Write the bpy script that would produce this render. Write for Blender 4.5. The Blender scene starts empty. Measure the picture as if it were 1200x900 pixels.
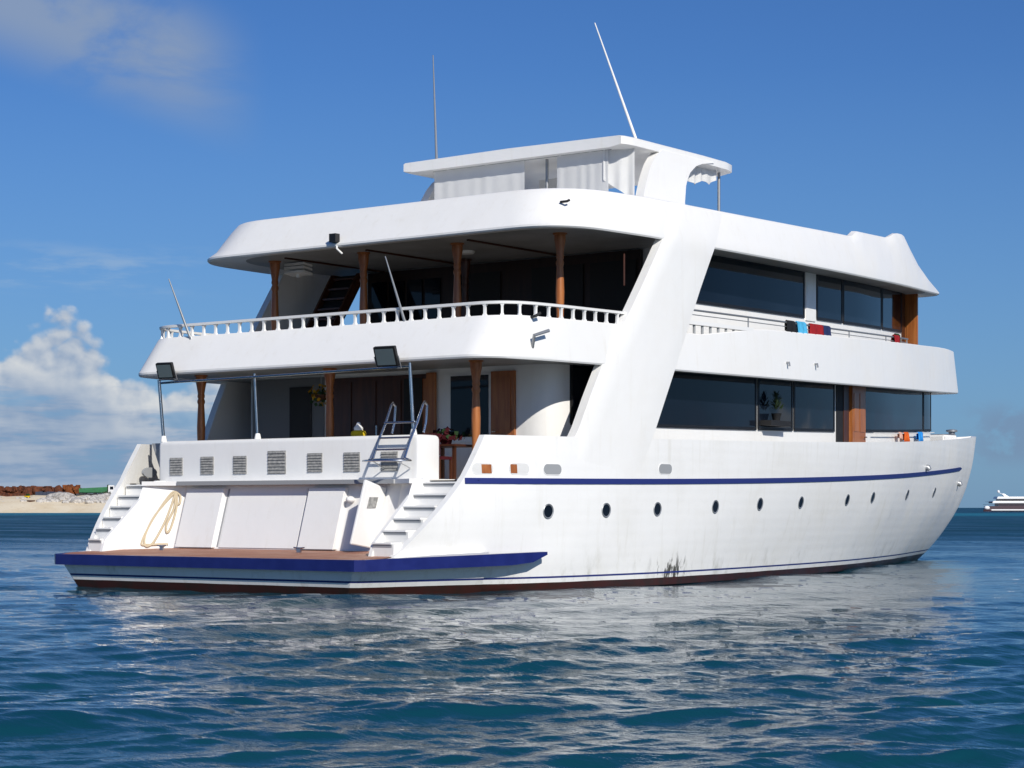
import bpy, bmesh, math, random, bisect
import numpy as np
from mathutils import Vector, Matrix
random.seed(7)
R = math.radians
scene = bpy.context.scene
COL = scene.collection

# ------------------------------------------------------------------ camera, sky, sun, exposure
# World axes follow the ship: +x towards her bow, +y to port, +z up, water at z = 0.
CAM = Vector((-28.1, -28.45, 1.6))
YAW = R(37)
FPX = 2409.0
cam_data = bpy.data.cameras.new("camera")
cam_data.sensor_width = 36
cam_data.lens = 36 * FPX / 1200
cam_data.shift_y = 145 / 1200
cam_data.clip_start = 0.5
cam_data.clip_end = 60000
cam = bpy.data.objects.new("camera", cam_data)
cam.location = CAM
cam.rotation_euler = (R(90), 0, YAW - R(90))
COL.objects.link(cam)
scene.camera = cam

SUN_DIR = Vector((-0.43, -0.735, 0.53)).normalized()
sun_el = math.asin(SUN_DIR.z)
sun_az = math.atan2(SUN_DIR.x, SUN_DIR.y)
sl = bpy.data.lights.new("sun", 'SUN')
sl.energy = 4.4
sl.angle = R(0.5)
sl.color = (1.0, 0.955, 0.875)
so = bpy.data.objects.new("sun", sl)
so.rotation_euler = (-SUN_DIR).to_track_quat('-Z', 'Y').to_euler()
so.location = (-20, -40, 60)
COL.objects.link(so)

vs = scene.view_settings
vs.view_transform = 'Standard'
vs.look = 'None'
vs.exposure = 0.04
vs.gamma = 1.0
vs.use_curve_mapping = False


class NT:
    """small helper round a node tree"""
    def __init__(self, tree):
        self.t = tree
        self.n = tree.nodes
        self.l = tree.links

    def new(self, typ, **kw):
        nd = self.n.new(typ)
        for k, v in kw.items():
            setattr(nd, k, v)
        return nd

    def set(self, sock, v):
        if hasattr(v, 'is_output'):
            self.l.new(v, sock)
        else:
            sock.default_value = v

    def math(self, op, a, b=0.0, c=None, clamp=False):
        nd = self.new('ShaderNodeMath', operation=op, use_clamp=clamp)
        self.set(nd.inputs[0], a)
        self.set(nd.inputs[1], b)
        if c is not None:
            self.set(nd.inputs[2], c)
        return nd.outputs[0]

    def rng(self, v, a, b, c=0.0, d=1.0, smooth=True):
        nd = self.new('ShaderNodeMapRange')
        nd.interpolation_type = 'SMOOTHSTEP' if smooth else 'LINEAR'
        self.set(nd.inputs[0], v)
        for i, q in enumerate((a, b, c, d)):
            self.set(nd.inputs[1 + i], q)
        return nd.outputs[0]

    def noise(self, vec, scale, detail=4, rough=0.5, dist=0.0):
        nd = self.new('ShaderNodeTexNoise')
        self.set(nd.inputs['Vector'], vec)
        nd.inputs['Scale'].default_value = scale
        nd.inputs['Detail'].default_value = detail
        nd.inputs['Roughness'].default_value = rough
        nd.inputs['Distortion'].default_value = dist
        return nd.outputs[0]

    def mix(self, f, a, b, mode='MIX'):
        nd = self.new('ShaderNodeMix', data_type='RGBA', blend_type=mode)
        self.set(nd.inputs[0], f)
        self.set(nd.inputs[6], a)
        self.set(nd.inputs[7], b)
        return nd.outputs[2]

    def comb(self, x, y, z=0.0):
        nd = self.new('ShaderNodeCombineXYZ')
        self.set(nd.inputs[0], x)
        self.set(nd.inputs[1], y)
        self.set(nd.inputs[2], z)
        return nd.outputs[0]

    def mapping(self, vec, scale=(1, 1, 1), rot=(0, 0, 0), loc=(0, 0, 0)):
        nd = self.new('ShaderNodeMapping')
        self.set(nd.inputs[0], vec)
        nd.inputs['Location'].default_value = loc
        nd.inputs['Rotation'].default_value = rot
        nd.inputs['Scale'].default_value = scale
        return nd.outputs[0]


def build_world():
    w = bpy.data.worlds.new("World")
    scene.world = w
    w.use_nodes = True
    g = NT(w.node_tree)
    g.n.clear()
    sky = g.new('ShaderNodeTexSky', sky_type='NISHITA')
    sky.sun_disc = False
    sky.sun_elevation = sun_el
    sky.sun_rotation = sun_az
    sky.air_density = 1.0
    sky.dust_density = 0.3
    sky.ozone_density = 3.0
    hsv = g.new('ShaderNodeHueSaturation')
    hsv.inputs['Saturation'].default_value = 1.10
    hsv.inputs['Value'].default_value = 1.0
    g.l.new(sky.outputs[0], hsv.inputs['Color'])
    # clouds live on the sky sphere: azimuth / elevation in degrees
    tc = g.new('ShaderNodeTexCoord')
    sp = g.new('ShaderNodeSeparateXYZ')
    g.l.new(tc.outputs['Generated'], sp.inputs[0])
    az = g.math('MULTIPLY', g.math('ARCTAN2', sp.outputs[1], sp.outputs[0]), 57.2958)
    el = g.math('MULTIPLY', g.math('ARCSINE', sp.outputs[2]), 57.2958)
    P = g.comb(az, g.math('MULTIPLY', el, 1.15), 0.0)
    P2 = g.comb(g.math('SUBTRACT', az, 0.16), g.math('ADD', g.math('MULTIPLY', el, 1.15), 0.20), 0.0)

    def puff(p):
        a = g.noise(p, 0.55, 5, 0.50, 0.15)
        v = g.new('ShaderNodeTexVoronoi', feature='F1')
        g.set(v.inputs['Vector'], p)
        v.inputs['Scale'].default_value = 1.5
        v.inputs['Detail'].default_value = 1.0
        v.inputs['Roughness'].default_value = 0.55
        return g.math('SUBTRACT', g.math('MULTIPLY', a, 2.6), g.math('MULTIPLY', v.outputs[0], 0.5))
    n1, n2 = puff(P), puff(P2)
    # height of the cumulus bank along the horizon
    low = g.noise(g.comb(g.math('MULTIPLY', az, 0.09), 3.1, 0.0), 1.0, 3, 0.5)
    gate = g.rng(az, 41.5, 45.5)
    gate_b = g.rng(az, 60.0, 95.0, 1.0, 0.35)
    hump = g.rng(g.math('ABSOLUTE', g.math('SUBTRACT', az, 49.6)), 0.0, 2.7, 1.0, 0.0)
    other = g.rng(az, 20.0, -20.0, 0.0, 1.0)
    top = g.math('ADD', g.math('ADD', g.math('MULTIPLY', gate, g.math('MULTIPLY', gate_b, 3.4)), g.math('MULTIPLY', hump, 1.55)),
                 g.math('MULTIPLY', other, g.math('MULTIPLY', low, 4.0)))
    body = g.math('SUBTRACT', g.math('ADD', g.math('SUBTRACT', top, el), g.math('MULTIPLY', n1, 1.10)), 0.78)
    dens = g.math('MULTIPLY', g.rng(body, 0.0, 0.45), g.rng(top, 0.3, 1.4))
    # lit edge minus shaded side, thicker cloud lower down turns blue grey and streaky
    lit = g.math('ADD', g.math('MULTIPLY', g.math('SUBTRACT', n1, n2), 1.0), 0.62, clamp=True)
    depth = g.rng(body, 0.5, 2.6, 1.0, 0.22)
    band = g.noise(g.comb(g.math('MULTIPLY', az, 0.30), g.math('MULTIPLY', el, 1.9), 1.7), 1.0, 6, 0.55)
    band = g.rng(band, 0.36, 0.66, -0.16, 0.36)
    shade = g.math('ADD', g.math('MULTIPLY', g.math('MULTIPLY', lit, depth), g.rng(el, 0.6, 3.4, 0.35, 1.0)), g.math('MULTIPLY', band, g.rng(el, 4.3, 2.0, 0.0, 0.8)), clamp=True)
    ccol = g.mix(shade, (2.7, 4.2, 6.7, 1), (9.6, 9.8, 9.9, 1))
    # the lower layers are broken: blue shows between them
    holes = g.math('MULTIPLY', g.rng(band, -0.16, 0.12, 0.45, 1.0), 1.0)
    dens = g.math('MULTIPLY', dens, g.math('MAXIMUM', holes, g.rng(el, 2.4, 3.6)))
    dens = g.math('MULTIPLY', dens, g.rng(el, 0.0, 1.0, 0.75, 0.93))
    # thin grey cloud high up
    hp = g.comb(g.math('MULTIPLY', az, 0.55), el, 4.0)
    hn = g.noise(hp, 0.33, 7, 0.56, 0.4)
    slope_top = g.math('ADD', g.math('MULTIPLY', g.math('SUBTRACT', az, 47.0), 0.32), 12.4)
    hm = g.rng(g.math('ABSOLUTE', g.math('SUBTRACT', el, slope_top)), 0.3, 2.3, 1.0, 0.0)
    hm = g.math('MULTIPLY', hm, g.rng(az, 43.6, 46.6))
    hi = g.math('MULTIPLY', hm, g.rng(hn, 0.30, 0.55))
    # small grey scraps low on the right and wisps on the left
    rn = g.noise(g.comb(az, g.math('MULTIPLY', el, 1.3), 9.0), 1.1, 6, 0.55)
    rm = g.math('MULTIPLY', g.rng(az, 25.0, 23.6), g.math('MULTIPLY', g.rng(el, 0.9, 1.6), g.rng(el, 3.1, 2.3)))
    rs = g.math('MULTIPLY', g.math('MULTIPLY', rm, g.rng(rn, 0.40, 0.56)), 0.55)
    wn = g.noise(g.comb(g.math('MULTIPLY', az, 0.28), g.math('MULTIPLY', el, 1.5), 6.0), 1.0, 6, 0.6)
    wm = g.math('MULTIPLY', g.rng(el, 5.6, 6.3), g.rng(el, 7.4, 6.6))
    ws = g.math('MULTIPLY', g.math('MULTIPLY', g.math('MULTIPLY', wm, g.rng(az, 44.0, 47.0)), g.rng(wn, 0.44, 0.66)), 0.35)
    tinted = g.mix(1.0, hsv.outputs[0], (0.47, 0.72, 1.12, 1), 'MULTIPLY')
    hz = g.rng(el, 0.0, 12.0, 1.0, 0.0, False)
    skyc = g.mix(g.math('MULTIPLY', hz, 0.6), tinted, (2.0, 4.1, 7.4, 1))
    c = g.mix(g.math('MULTIPLY', ws, 1.0), skyc, (6.0, 7.4, 8.8, 1))
    c = g.mix(rs, c, (2.5, 3.5, 5.4, 1))
    c = g.mix(g.math('MULTIPLY', hi, 0.85), c, (3.6, 4.7, 6.7, 1))
    c = g.mix(dens, c, ccol)
    bg = g.new('ShaderNodeBackground')
    g.l.new(c, bg.inputs[0])
    bg.inputs[1].default_value = 0.07
    out = g.new('ShaderNodeOutputWorld')
    g.l.new(bg.outputs[0], out.inputs[0])


build_world()


# ------------------------------------------------------------------ materials
def material(name, color, rough=0.5, metal=0.0, spec=0.5, fn=None, ior=None):
    m = bpy.data.materials.new(name)
    m.use_nodes = True
    g = NT(m.node_tree)
    b = g.n['Principled BSDF']
    b.inputs['Base Color'].default_value = (*color, 1)
    b.inputs['Roughness'].default_value = rough
    b.inputs['Metallic'].default_value = metal
    b.inputs['Specular IOR Level'].default_value = spec
    if ior:
        b.inputs['IOR'].default_value = ior
    if fn:
        fn(g, b)
    return m


def bump(g, b, h, strength, dist):
    nd = g.new('ShaderNodeBump')
    nd.inputs['Strength'].default_value = strength
    nd.inputs['Distance'].default_value = dist
    g.l.new(h, nd.inputs['Height'])
    g.l.new(nd.outputs[0], b.inputs['Normal'])


def paint_fn(base, stain, planks=0.0, amount=0.5):
    def fn(g, b):
        tc = g.new('ShaderNodeTexCoord').outputs['Object']
        n1 = g.noise(tc, 0.7, 6, 0.6)
        st = g.noise(g.mapping(tc, (3.5, 3.5, 0.25)), 1.6, 6, 0.65)
        sp = g.noise(tc, 9.0, 4, 0.6)
        f = g.math('ADD', g.math('MULTIPLY', g.rng(n1, 0.42, 0.75), 0.5), g.math('MULTIPLY', g.rng(st, 0.52, 0.78), 0.8))
        f = g.math('ADD', f, g.math('MULTIPLY', g.rng(sp, 0.6, 0.8), 0.25), clamp=True)
        c = g.mix(g.math('MULTIPLY', f, amount), (*base, 1), (*stain, 1))
        g.l.new(c, b.inputs['Base Color'])
        g.l.new(g.rng(n1, 0.3, 0.7, 0.28, 0.46), b.inputs['Roughness'])
        h = g.math('ADD', g.math('MULTIPLY', g.noise(tc, 1.1, 4, 0.5), 0.8), g.math('MULTIPLY', g.noise(tc, 6.0, 3, 0.5), 0.10))
        if planks:
            sx = g.new('ShaderNodeSeparateXYZ')
            g.set(sx.inputs[0], tc)
            wv = g.math('SINE', g.math('MULTIPLY', sx.outputs[2], 29.0))
            brk = g.noise(g.mapping(tc, (0.8, 0.8, 4.0)), 1.0, 2, 0.5)
            h = g.math('ADD', h, g.math('MULTIPLY', g.math('MULTIPLY', wv, brk), planks))
        bump(g, b, h, 0.5, 0.032)
    return fn


def hull_fn(g, b):
    paint_fn((0.82, 0.812, 0.79), (0.62, 0.60, 0.53), 0.05, 0.5)(g, b)
    base = b.inputs['Base Color'].links[0].from_socket
    tc = g.new('ShaderNodeTexCoord').outputs['Object']
    sp = g.new('ShaderNodeSeparateXYZ')
    g.set(sp.inputs[0], tc)
    z = g.math('SUBTRACT', sp.outputs[2], g.math('MULTIPLY', g.math('POWER', g.math('MULTIPLY', sp.outputs[0], 0.0333), 2.0), 0.03))
    wob = g.math('MULTIPLY', g.math('SUBTRACT', g.noise(tc, 0.8, 3, 0.5), 0.5), 0.02)
    z2 = g.math('ADD', z, wob)
    # weed and rust grime just above the boot top
    gr = g.noise(g.mapping(tc, (1.2, 1.2, 0.5)), 2.2, 6, 0.7)
    grime = g.math('MULTIPLY', g.rng(z2, 0.95, 0.25), g.rng(gr, 0.50, 0.80))
    c = g.mix(g.math('MULTIPLY', grime, 0.6), base, (0.36, 0.35, 0.28, 1))
    # dark scuffs amidships
    sc = g.noise(g.mapping(tc, (2.6, 2.6, 0.9)), 2.0, 5, 0.7)
    reg = g.math('MULTIPLY', g.rng(g.math('ABSOLUTE', g.math('SUBTRACT', sp.outputs[0], 8.2)), 0.25, 1.1, 1.0, 0.0), g.rng(z, 0.75, 0.35))
    c = g.mix(g.math('MULTIPLY', reg, g.rng(sc, 0.50, 0.60)), c, (0.08, 0.075, 0.06, 1))
    blue = g.math('MULTIPLY', g.math('GREATER_THAN', z, 0.235), g.math('LESS_THAN', z, 0.272))
    c = g.mix(blue, c, (0.02, 0.03, 0.16, 1))
    red = g.math('LESS_THAN', z2, 0.15)
    rn = g.noise(tc, 3.0, 5, 0.6)
    redc = g.mix(g.rng(rn, 0.35, 0.7), (0.050, 0.014, 0.010, 1), (0.030, 0.016, 0.011, 1))
    c = g.mix(red, c, redc)
    g.l.new(c, b.inputs['Base Color'])


def wood_fn(c1, c2, scale=(1, 1, 14), rot=(0, 0, 0)):
    def fn(g, b):
        tc = g.new('ShaderNodeTexCoord').outputs['Object']
        n = g.noise(g.mapping(tc, (9, 9, 0.9), rot), 1.0, 6, 0.6, 0.6)
        n2 = g.noise(tc, 1.3, 3, 0.5)
        c = g.mix(g.rng(n, 0.3, 0.7), (*c1, 1), (*c2, 1))
        c = g.mix(g.math('MULTIPLY', g.rng(n2, 0.4, 0.75), 0.35), c, (c1[0] * 0.55, c1[1] * 0.5, c1[2] * 0.5, 1))
        g.l.new(c, b.inputs['Base Color'])
        bump(g, b, n, 0.15, 0.004)
    return fn


def deck_fn(g, b):
    tc = g.new('ShaderNodeTexCoord').outputs['Object']
    sp = g.new('ShaderNodeSeparateXYZ')
    g.set(sp.inputs[0], tc)
    n = g.noise(g.mapping(tc, (7, 0.8, 7)), 1.0, 6, 0.6)
    c = g.mix(g.rng(n, 0.3, 0.7), (0.30, 0.115, 0.062, 1), (0.42, 0.19, 0.11, 1))
    fr = g.math('FRACT', g.math('MULTIPLY', sp.outputs[0], 9.0))
    c = g.mix(g.math('LESS_THAN', fr, 0.07), c, (0.09, 0.05, 0.03, 1))
    w = g.noise(tc, 0.9, 5, 0.65)
    c = g.mix(g.math('MULTIPLY', g.rng(w, 0.5, 0.75), 0.6), c, (0.46, 0.30, 0.22, 1))
    g.l.new(c, b.inputs['Base Color'])


def glass_fn(g, b):
    tc = g.new('ShaderNodeTexCoord').outputs['Object']
    n = g.noise(g.mapping(tc, (0.5, 0.5, 0.35)), 1.0, 3, 0.5)
    c = g.mix(g.rng(n, 0.35, 0.65), (0.003, 0.005, 0.010, 1), (0.006, 0.010, 0.018, 1))
    g.l.new(c, b.inputs['Base Color'])
    bump(g, b, g.noise(tc, 0.45, 2, 0.4), 0.35, 0.03)


def grille_fn(g, b):
    tc = g.new('ShaderNodeTexCoord').outputs['Object']
    n = g.noise(tc, 14.0, 4, 0.6)
    g.l.new(g.mix(g.rng(n, 0.35, 0.7), (0.22, 0.22, 0.21, 1), (0.38, 0.37, 0.35, 1)), b.inputs['Base Color'])


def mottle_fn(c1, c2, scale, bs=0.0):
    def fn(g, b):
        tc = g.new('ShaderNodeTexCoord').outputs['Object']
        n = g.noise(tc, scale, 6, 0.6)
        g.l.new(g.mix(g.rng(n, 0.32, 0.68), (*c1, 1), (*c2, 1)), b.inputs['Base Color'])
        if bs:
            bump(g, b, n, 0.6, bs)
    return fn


M = {}
M['white'] = material('white_paint', (0.8, 0.8, 0.8), 0.38, fn=paint_fn((0.82, 0.812, 0.79), (0.70, 0.67, 0.61), 0, 0.5))
M['hull'] = material('hull_paint', (0.8, 0.8, 0.8), 0.38, fn=hull_fn)
M['trim'] = material('white_trim', (0.82, 0.812, 0.79), 0.4)
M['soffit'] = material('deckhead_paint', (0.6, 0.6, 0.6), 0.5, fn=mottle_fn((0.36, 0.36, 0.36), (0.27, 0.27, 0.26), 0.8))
M['deck_grey'] = material('deck_coating', (0.35, 0.35, 0.35), 0.7, fn=mottle_fn((0.20, 0.17, 0.14), (0.13, 0.11, 0.09), 1.2))
M['blue'] = material('blue_stripe_paint', (0.018, 0.026, 0.20), 0.38, fn=mottle_fn((0.006, 0.011, 0.105), (0.010, 0.017, 0.130), 3.0))
M['navy'] = material('navy_stripe_paint', (0.02, 0.03, 0.16), 0.4)
M['teak'] = material('teak_planks', (0.35, 0.16, 0.1), 0.6, fn=deck_fn)
M['wood'] = material('varnished_wood', (0.32, 0.10, 0.03), 0.32, fn=wood_fn((0.42, 0.150, 0.040), (0.28, 0.085, 0.022)))
M['darkwood'] = material('dark_wood', (0.1, 0.04, 0.02), 0.4, fn=wood_fn((0.085, 0.026, 0.010), (0.045, 0.015, 0.007)))
M['shaded_wood'] = material('shaded_dark_wood', (0.03, 0.012, 0.006), 0.5, fn=wood_fn((0.030, 0.011, 0.005), (0.016, 0.006, 0.003)))  # darker copy of the dark wood, upper deck shade put into its colour
M['glass'] = material('dark_window_glass', (0.01, 0.014, 0.02), 0.05, spec=0.30, fn=glass_fn)
M['black'] = material('black_rubber', (0.008, 0.008, 0.009), 0.5)
M['steel'] = material('stainless_steel', (0.55, 0.56, 0.57), 0.25, metal=1.0)
M['galv'] = material('grey_metal', (0.33, 0.34, 0.35), 0.45, metal=0.6)
M['grille'] = material('louvre_metal', (0.3, 0.3, 0.29), 0.6, fn=grille_fn)
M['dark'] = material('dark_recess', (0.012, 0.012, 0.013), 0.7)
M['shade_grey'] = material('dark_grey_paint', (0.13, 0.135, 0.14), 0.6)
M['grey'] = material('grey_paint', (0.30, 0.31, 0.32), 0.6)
M['lens'] = material('lamp_lens', (0.10, 0.13, 0.14), 0.12)
def cloth_shader(g, b):
    mottle_fn((0.84, 0.84, 0.83), (0.78, 0.78, 0.77), 1.2, 0.004)(g, b)
    tr = g.new('ShaderNodeBsdfTranslucent')
    tr.inputs[0].default_value = (0.86, 0.86, 0.85, 1)
    mx = g.new('ShaderNodeMixShader')
    mx.inputs[0].default_value = 0.35
    out = g.n['Material Output']
    g.l.new(b.outputs[0], mx.inputs[1])
    g.l.new(tr.outputs[0], mx.inputs[2])
    g.l.new(mx.outputs[0], out.inputs[0])


M['canvas'] = material('white_canvas', (0.78, 0.77, 0.74), 0.85, spec=0.2, fn=cloth_shader)
M['rope'] = material('rope_fibre', (0.55, 0.46, 0.32), 0.9, spec=0.1)
for nm, c in dict(red=(0.32, 0.015, 0.02), cyan=(0.08, 0.42, 0.68), cloth_black=(0.015, 0.016, 0.02), cloth_navy=(0.02, 0.035, 0.11),
                  orange=(0.75, 0.13, 0.02), skyblue=(0.03, 0.30, 0.80), green=(0.02, 0.05, 0.015), yellow=(0.70, 0.50, 0.02),
                  pink=(0.75, 0.45, 0.36), maroon=(0.06, 0.006, 0.010), flower=(0.45, 0.24, 0.01)).items():
    M[nm] = material(nm + '_dye', c, 0.85, spec=0.2, fn=mottle_fn(c, tuple(q * 0.75 for q in c), 6.0))


# ------------------------------------------------------------------ object helpers
class MB:
    def __init__(self):
        self.v, self.f, self.mi = [], [], []

    def add(self, vs_, fs, mi=0):
        o = len(self.v)
        self.v += [tuple(p) for p in vs_]
        self.f += [tuple(i + o for i in q) for q in fs]
        self.mi += [mi] * len(fs)
        return self

    def box(self, a, b, rot=None, mi=0):
        x0, y0, z0 = a
        x1, y1, z1 = b
        vs_ = [Vector((x, y, z)) for z in (z0, z1) for x, y in ((x0, y0), (x1, y0), (x1, y1), (x0, y1))]
        if rot is not None:
            cc = sum(vs_, Vector()) / 8
            vs_ = [cc + rot @ (p - cc) for p in vs_]
        return self.add(vs_, [(3, 2, 1, 0), (4, 5, 6, 7), (0, 1, 5, 4), (1, 2, 6, 5), (2, 3, 7, 6), (3, 0, 4, 7)], mi)

    def hexa(self, lo, hi, mi=0):
        """lo, hi: matching rings of points"""
        n = len(lo)
        fs = [tuple(range(n - 1, -1, -1)), tuple(range(n, 2 * n))]
        fs += [(i, (i + 1) % n, n + (i + 1) % n, n + i) for i in range(n)]
        return self.add(list(lo) + list(hi), fs, mi)

    def tube(self, pts, r, n=8, mi=0, cap=True):
        pts = [Vector(p) for p in pts]
        rr = r if isinstance(r, (list, tuple)) else [r] * len(pts)
        rings = []
        up = None
        for i, p in enumerate(pts):
            d = (pts[min(i + 1, len(pts) - 1)] - pts[max(i - 1, 0)]).normalized()
            if up is None:
                up = Vector((0, 0, 1)) if abs(d.z) < 0.9 else Vector((1, 0, 0))
            a = d.cross(up).normalized()
            up = a.cross(d).normalized()
            rings.append([p + (a * math.cos(2 * math.pi * k / n) + up * math.sin(2 * math.pi * k / n)) * rr[i] for k in range(n)])
        return self.loft(rings, mi, True, cap)

    def loft(self, rings, mi=0, closed=True, cap=False):
        n = len(rings[0])
        vs_ = [p for q in rings for p in q]
        fs = []
        for i in range(len(rings) - 1):
            for k in range(n if closed else n - 1):
                k2 = (k + 1) % n
                fs.append((i * n + k, i * n + k2, (i + 1) * n + k2, (i + 1) * n + k))
        if cap:
            fs.append(tuple(range(n - 1, -1, -1)))
            fs.append(tuple((len(rings) - 1) * n + k for k in range(n)))
        return self.add(vs_, fs, mi)

    def lathe(self, base, prof, n=14, mi=0):
        b = Vector(base)
        rings = [[b + Vector((r * math.cos(2 * math.pi * k / n), r * math.sin(2 * math.pi * k / n), z)) for k in range(n)] for r, z in prof]
        return self.loft(rings, mi, True, True)

    def blob(self, c, r, seed=0, jag=0.25, sub=2, mi=0, fl=0.0):
        bm = bmesh.new()
        bmesh.ops.create_icosphere(bm, subdivisions=sub, radius=1)
        rnd = random.Random(seed)
        ph = [(Vector((rnd.uniform(-1, 1), rnd.uniform(-1, 1), rnd.uniform(-1, 1))) * 2.6, rnd.uniform(0, 6)) for _ in range(6)]
        vs_ = []
        for v in bm.verts:
            k = 1 + jag * sum(math.sin(v.co.dot(a) + b) for a, b in ph) / 3
            p = v.co * k
            vs_.append((c[0] + p.x * r[0], c[1] + p.y * r[1], c[2] + p.z * r[2]))
        fs = [tuple(v.index for v in f.verts) for f in bm.faces]
        bm.free()
        return self.add(vs_, fs, mi)

    def build(self, name, mat, parent=None, smooth=False, bevel=0.0, auto=None, origin=None, label=None):
        me = bpy.data.meshes.new(name)
        o = Vector(origin) if origin is not None else Vector((0, 0, 0))
        me.from_pydata([(p[0] - o.x, p[1] - o.y, p[2] - o.z) for p in self.v], [], self.f)
        mats = mat if isinstance(mat, (list, tuple)) else [mat]
        for m in mats:
            me.materials.append(m)
        bm = bmesh.new()
        bm.from_mesh(me)
        bm.faces.ensure_lookup_table()
        for i, f in enumerate(bm.faces):
            f.material_index = self.mi[i]
        bmesh.ops.recalc_face_normals(bm, faces=bm.faces)
        if bevel:
            es = [e for e in bm.edges if len(e.link_faces) == 2 and e.calc_face_angle(0) > 0.6]
            bmesh.ops.bevel(bm, geom=es, offset=bevel, segments=2, affect='EDGES', clamp_overlap=True)
        bm.to_mesh(me)
        bm.free()
        if smooth:
            for p in me.polygons:
                p.use_smooth = True
            me.set_sharp_from_angle(angle=R(auto if auto else 40))
        ob = bpy.data.objects.new(name, me)
        ob.location = o
        COL.objects.link(ob)
        if parent is not None:
            ob.parent = parent
            ob.location = o - world_loc(parent)
        if label:
            ob['label'] = label
        return ob


def world_loc(o):
    v = Vector(o.location)
    while o.parent:
        o = o.parent
        v = v + Vector(o.location)
    return v


def tag(o, label, cat, group=None):
    o['label'] = label
    o['category'] = cat
    if group:
        o['group'] = group
    return o


def structure(o):
    o['kind'] = 'structure'
    return o


def empty(name, loc, label, cat, group=None, rz=0.0):
    o = bpy.data.objects.new(name, None)
    o.location = loc
    o.rotation_euler = (0, 0, rz)
    COL.objects.link(o)
    return tag(o, label, cat, group)


def interp(x, xs, ys):
    return float(np.interp(x, xs, ys))


# ------------------------------------------------------------------ ship lines
SX = [-1, 0, 2, 4, 6, 8, 12, 16, 20, 22, 24, 26.5, 29.4, 32, 34, 34.8]
SY = [3.9, 4.15, 4.62, 5.12, 5.33, 5.4, 5.3, 4.95, 4.35, 3.95, 3.45, 2.8, 2.0, 1.15, 0.45, 0.0]


def curve(xs, ys, x):
    i = max(0, min(len(xs) - 2, bisect.bisect(xs, x) - 1))

    def m(j):
        if j == 0:
            return (ys[1] - ys[0]) / (xs[1] - xs[0])
        if j == len(xs) - 1:
            return (ys[-1] - ys[-2]) / (xs[-1] - xs[-2])
        return (ys[j + 1] - ys[j - 1]) / (xs[j + 1] - xs[j - 1])
    h = xs[i + 1] - xs[i]
    t = (x - xs[i]) / h
    return (2 * t**3 - 3 * t * t + 1) * ys[i] + (t**3 - 2 * t * t + t) * h * m(i) + (-2 * t**3 + 3 * t * t) * ys[i + 1] + (t**3 - t * t) * h * m(i + 1)


def S(x):
    return max(0.0, curve(SX, SY, x))


def z_sheer(x):
    return 2.97 + 0.00080 * x * x


def z_mid(x):
    return 4.43 + 0.00085 * max(0, x - 3) ** 2


def z_roof(x):
    return 7.12 + 0.0012 * max(0, x - 5) ** 2


def hull_aft(z):
    return interp(z, [-0.8, 0.6, 2.15, 2.97], [0.38, 0.45, 1.93, 2.50])


def hull_stem(z):
    return interp(z, [-0.8, 0, 0.26, 0.6, 0.92, 1.5, 2.15, 3.0, 3.95, 4.2], [28.3, 30.7, 31.35, 32.05, 32.6, 33.5, 34.1, 34.55, 34.8, 34.85])


WS = [0, 0.08, 0.13, 0.25, 0.45, 0.6, 0.75, 0.88, 1.0]
WY = [3.6, 4.6, 5.05, 5.22, 4.55, 3.75, 2.55, 1.25, 0.0]


def hull_point(s, t):
    """s along (0 stern .. 1 stem), t height (0 water .. 1 sheer)"""
    xs = 2.50 + s * 32.30
    zs = z_sheer(xs)
    z = t * zs
    xa, xe = hull_aft(z), hull_stem(z)
    x = xa + s * (xe - xa)
    b, w = S(xs), curve(WS, WY, s)
    if t >= 0:
        p = 2.6 - 1.1 * s
        hb = w + (b - w) * (1 - (1 - t) ** p)
    else:
        hb = w * (1 + 0.35 * z)
    return Vector((x, -hb, z))


def hull_at(x, z):
    """starboard hull point and outward normal at given x, z"""
    s, t = (x - 2.0) / 33.0, z / 3.1
    for _ in range(30):
        p = hull_point(s, t)
        s += (x - p.x) / 33.0
        t += (z - p.z) / 3.2
        s = min(1, max(0, s))
    e = 1e-3
    p = hull_point(s, t)
    n = (hull_point(min(1, s + e), t) - hull_point(max(0, s - e), t)).cross(hull_point(s, t + e) - hull_point(s, t - e)).normalized()
    if n.y > 0:
        n = -n
    return p, n


def bez(a, c, b, n):
    return [((1 - t)**2 * a[0] + 2 * t * (1 - t) * c[0] + t * t * b[0], (1 - t)**2 * a[1] + 2 * t * (1 - t) * c[1] + t * t * b[1])
            for t in [i / n for i in range(n + 1)]]


def half(xa, off, r, xf, rf, offa=None, n_side=40, nose=0.0):
    """half outline of a deck: list of (x, halfbreadth) from the stern centre to the front centre"""
    def Y(x):
        o = off if offa is None else interp(x, [xa, xa + 2.6], [offa, off])
        return max(0.02, S(x) - o)
    pts = [(xa, Y(xa) * k) for k in (0, 0.25, 0.5)] + [(xa, max(Y(xa) - r, Y(xa) * 0.55))]
    a = (xa, Y(xa) - r)
    pts += bez(a, (xa, Y(xa)), (xa + r, Y(xa + r)), 10)[1:]
    x0, x1 = xa + r, xf - rf
    pts += [(x0 + (x1 - x0) * i / n_side, Y(x0 + (x1 - x0) * i / n_side)) for i in range(1, n_side + 1)]
    yf = max(0.3, Y(xf))
    pts += bez((x1, Y(x1)), (xf, yf), (xf + nose * 0.25, yf * 0.72), 8)[1:]
    pts += [(xf + nose * 0.7, yf * 0.4), (xf + nose, 0.0)]
    return pts


def ring3(hp, zf):
    """closed ring of 3D points from a half outline: starboard going forward, then port coming back"""
    st = [Vector((x, -y, zf(x, y))) for x, y in hp]
    po = [Vector((x, y, zf(x, y))) for x, y in hp][::-1]
    return st + po[1:-1]


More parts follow.
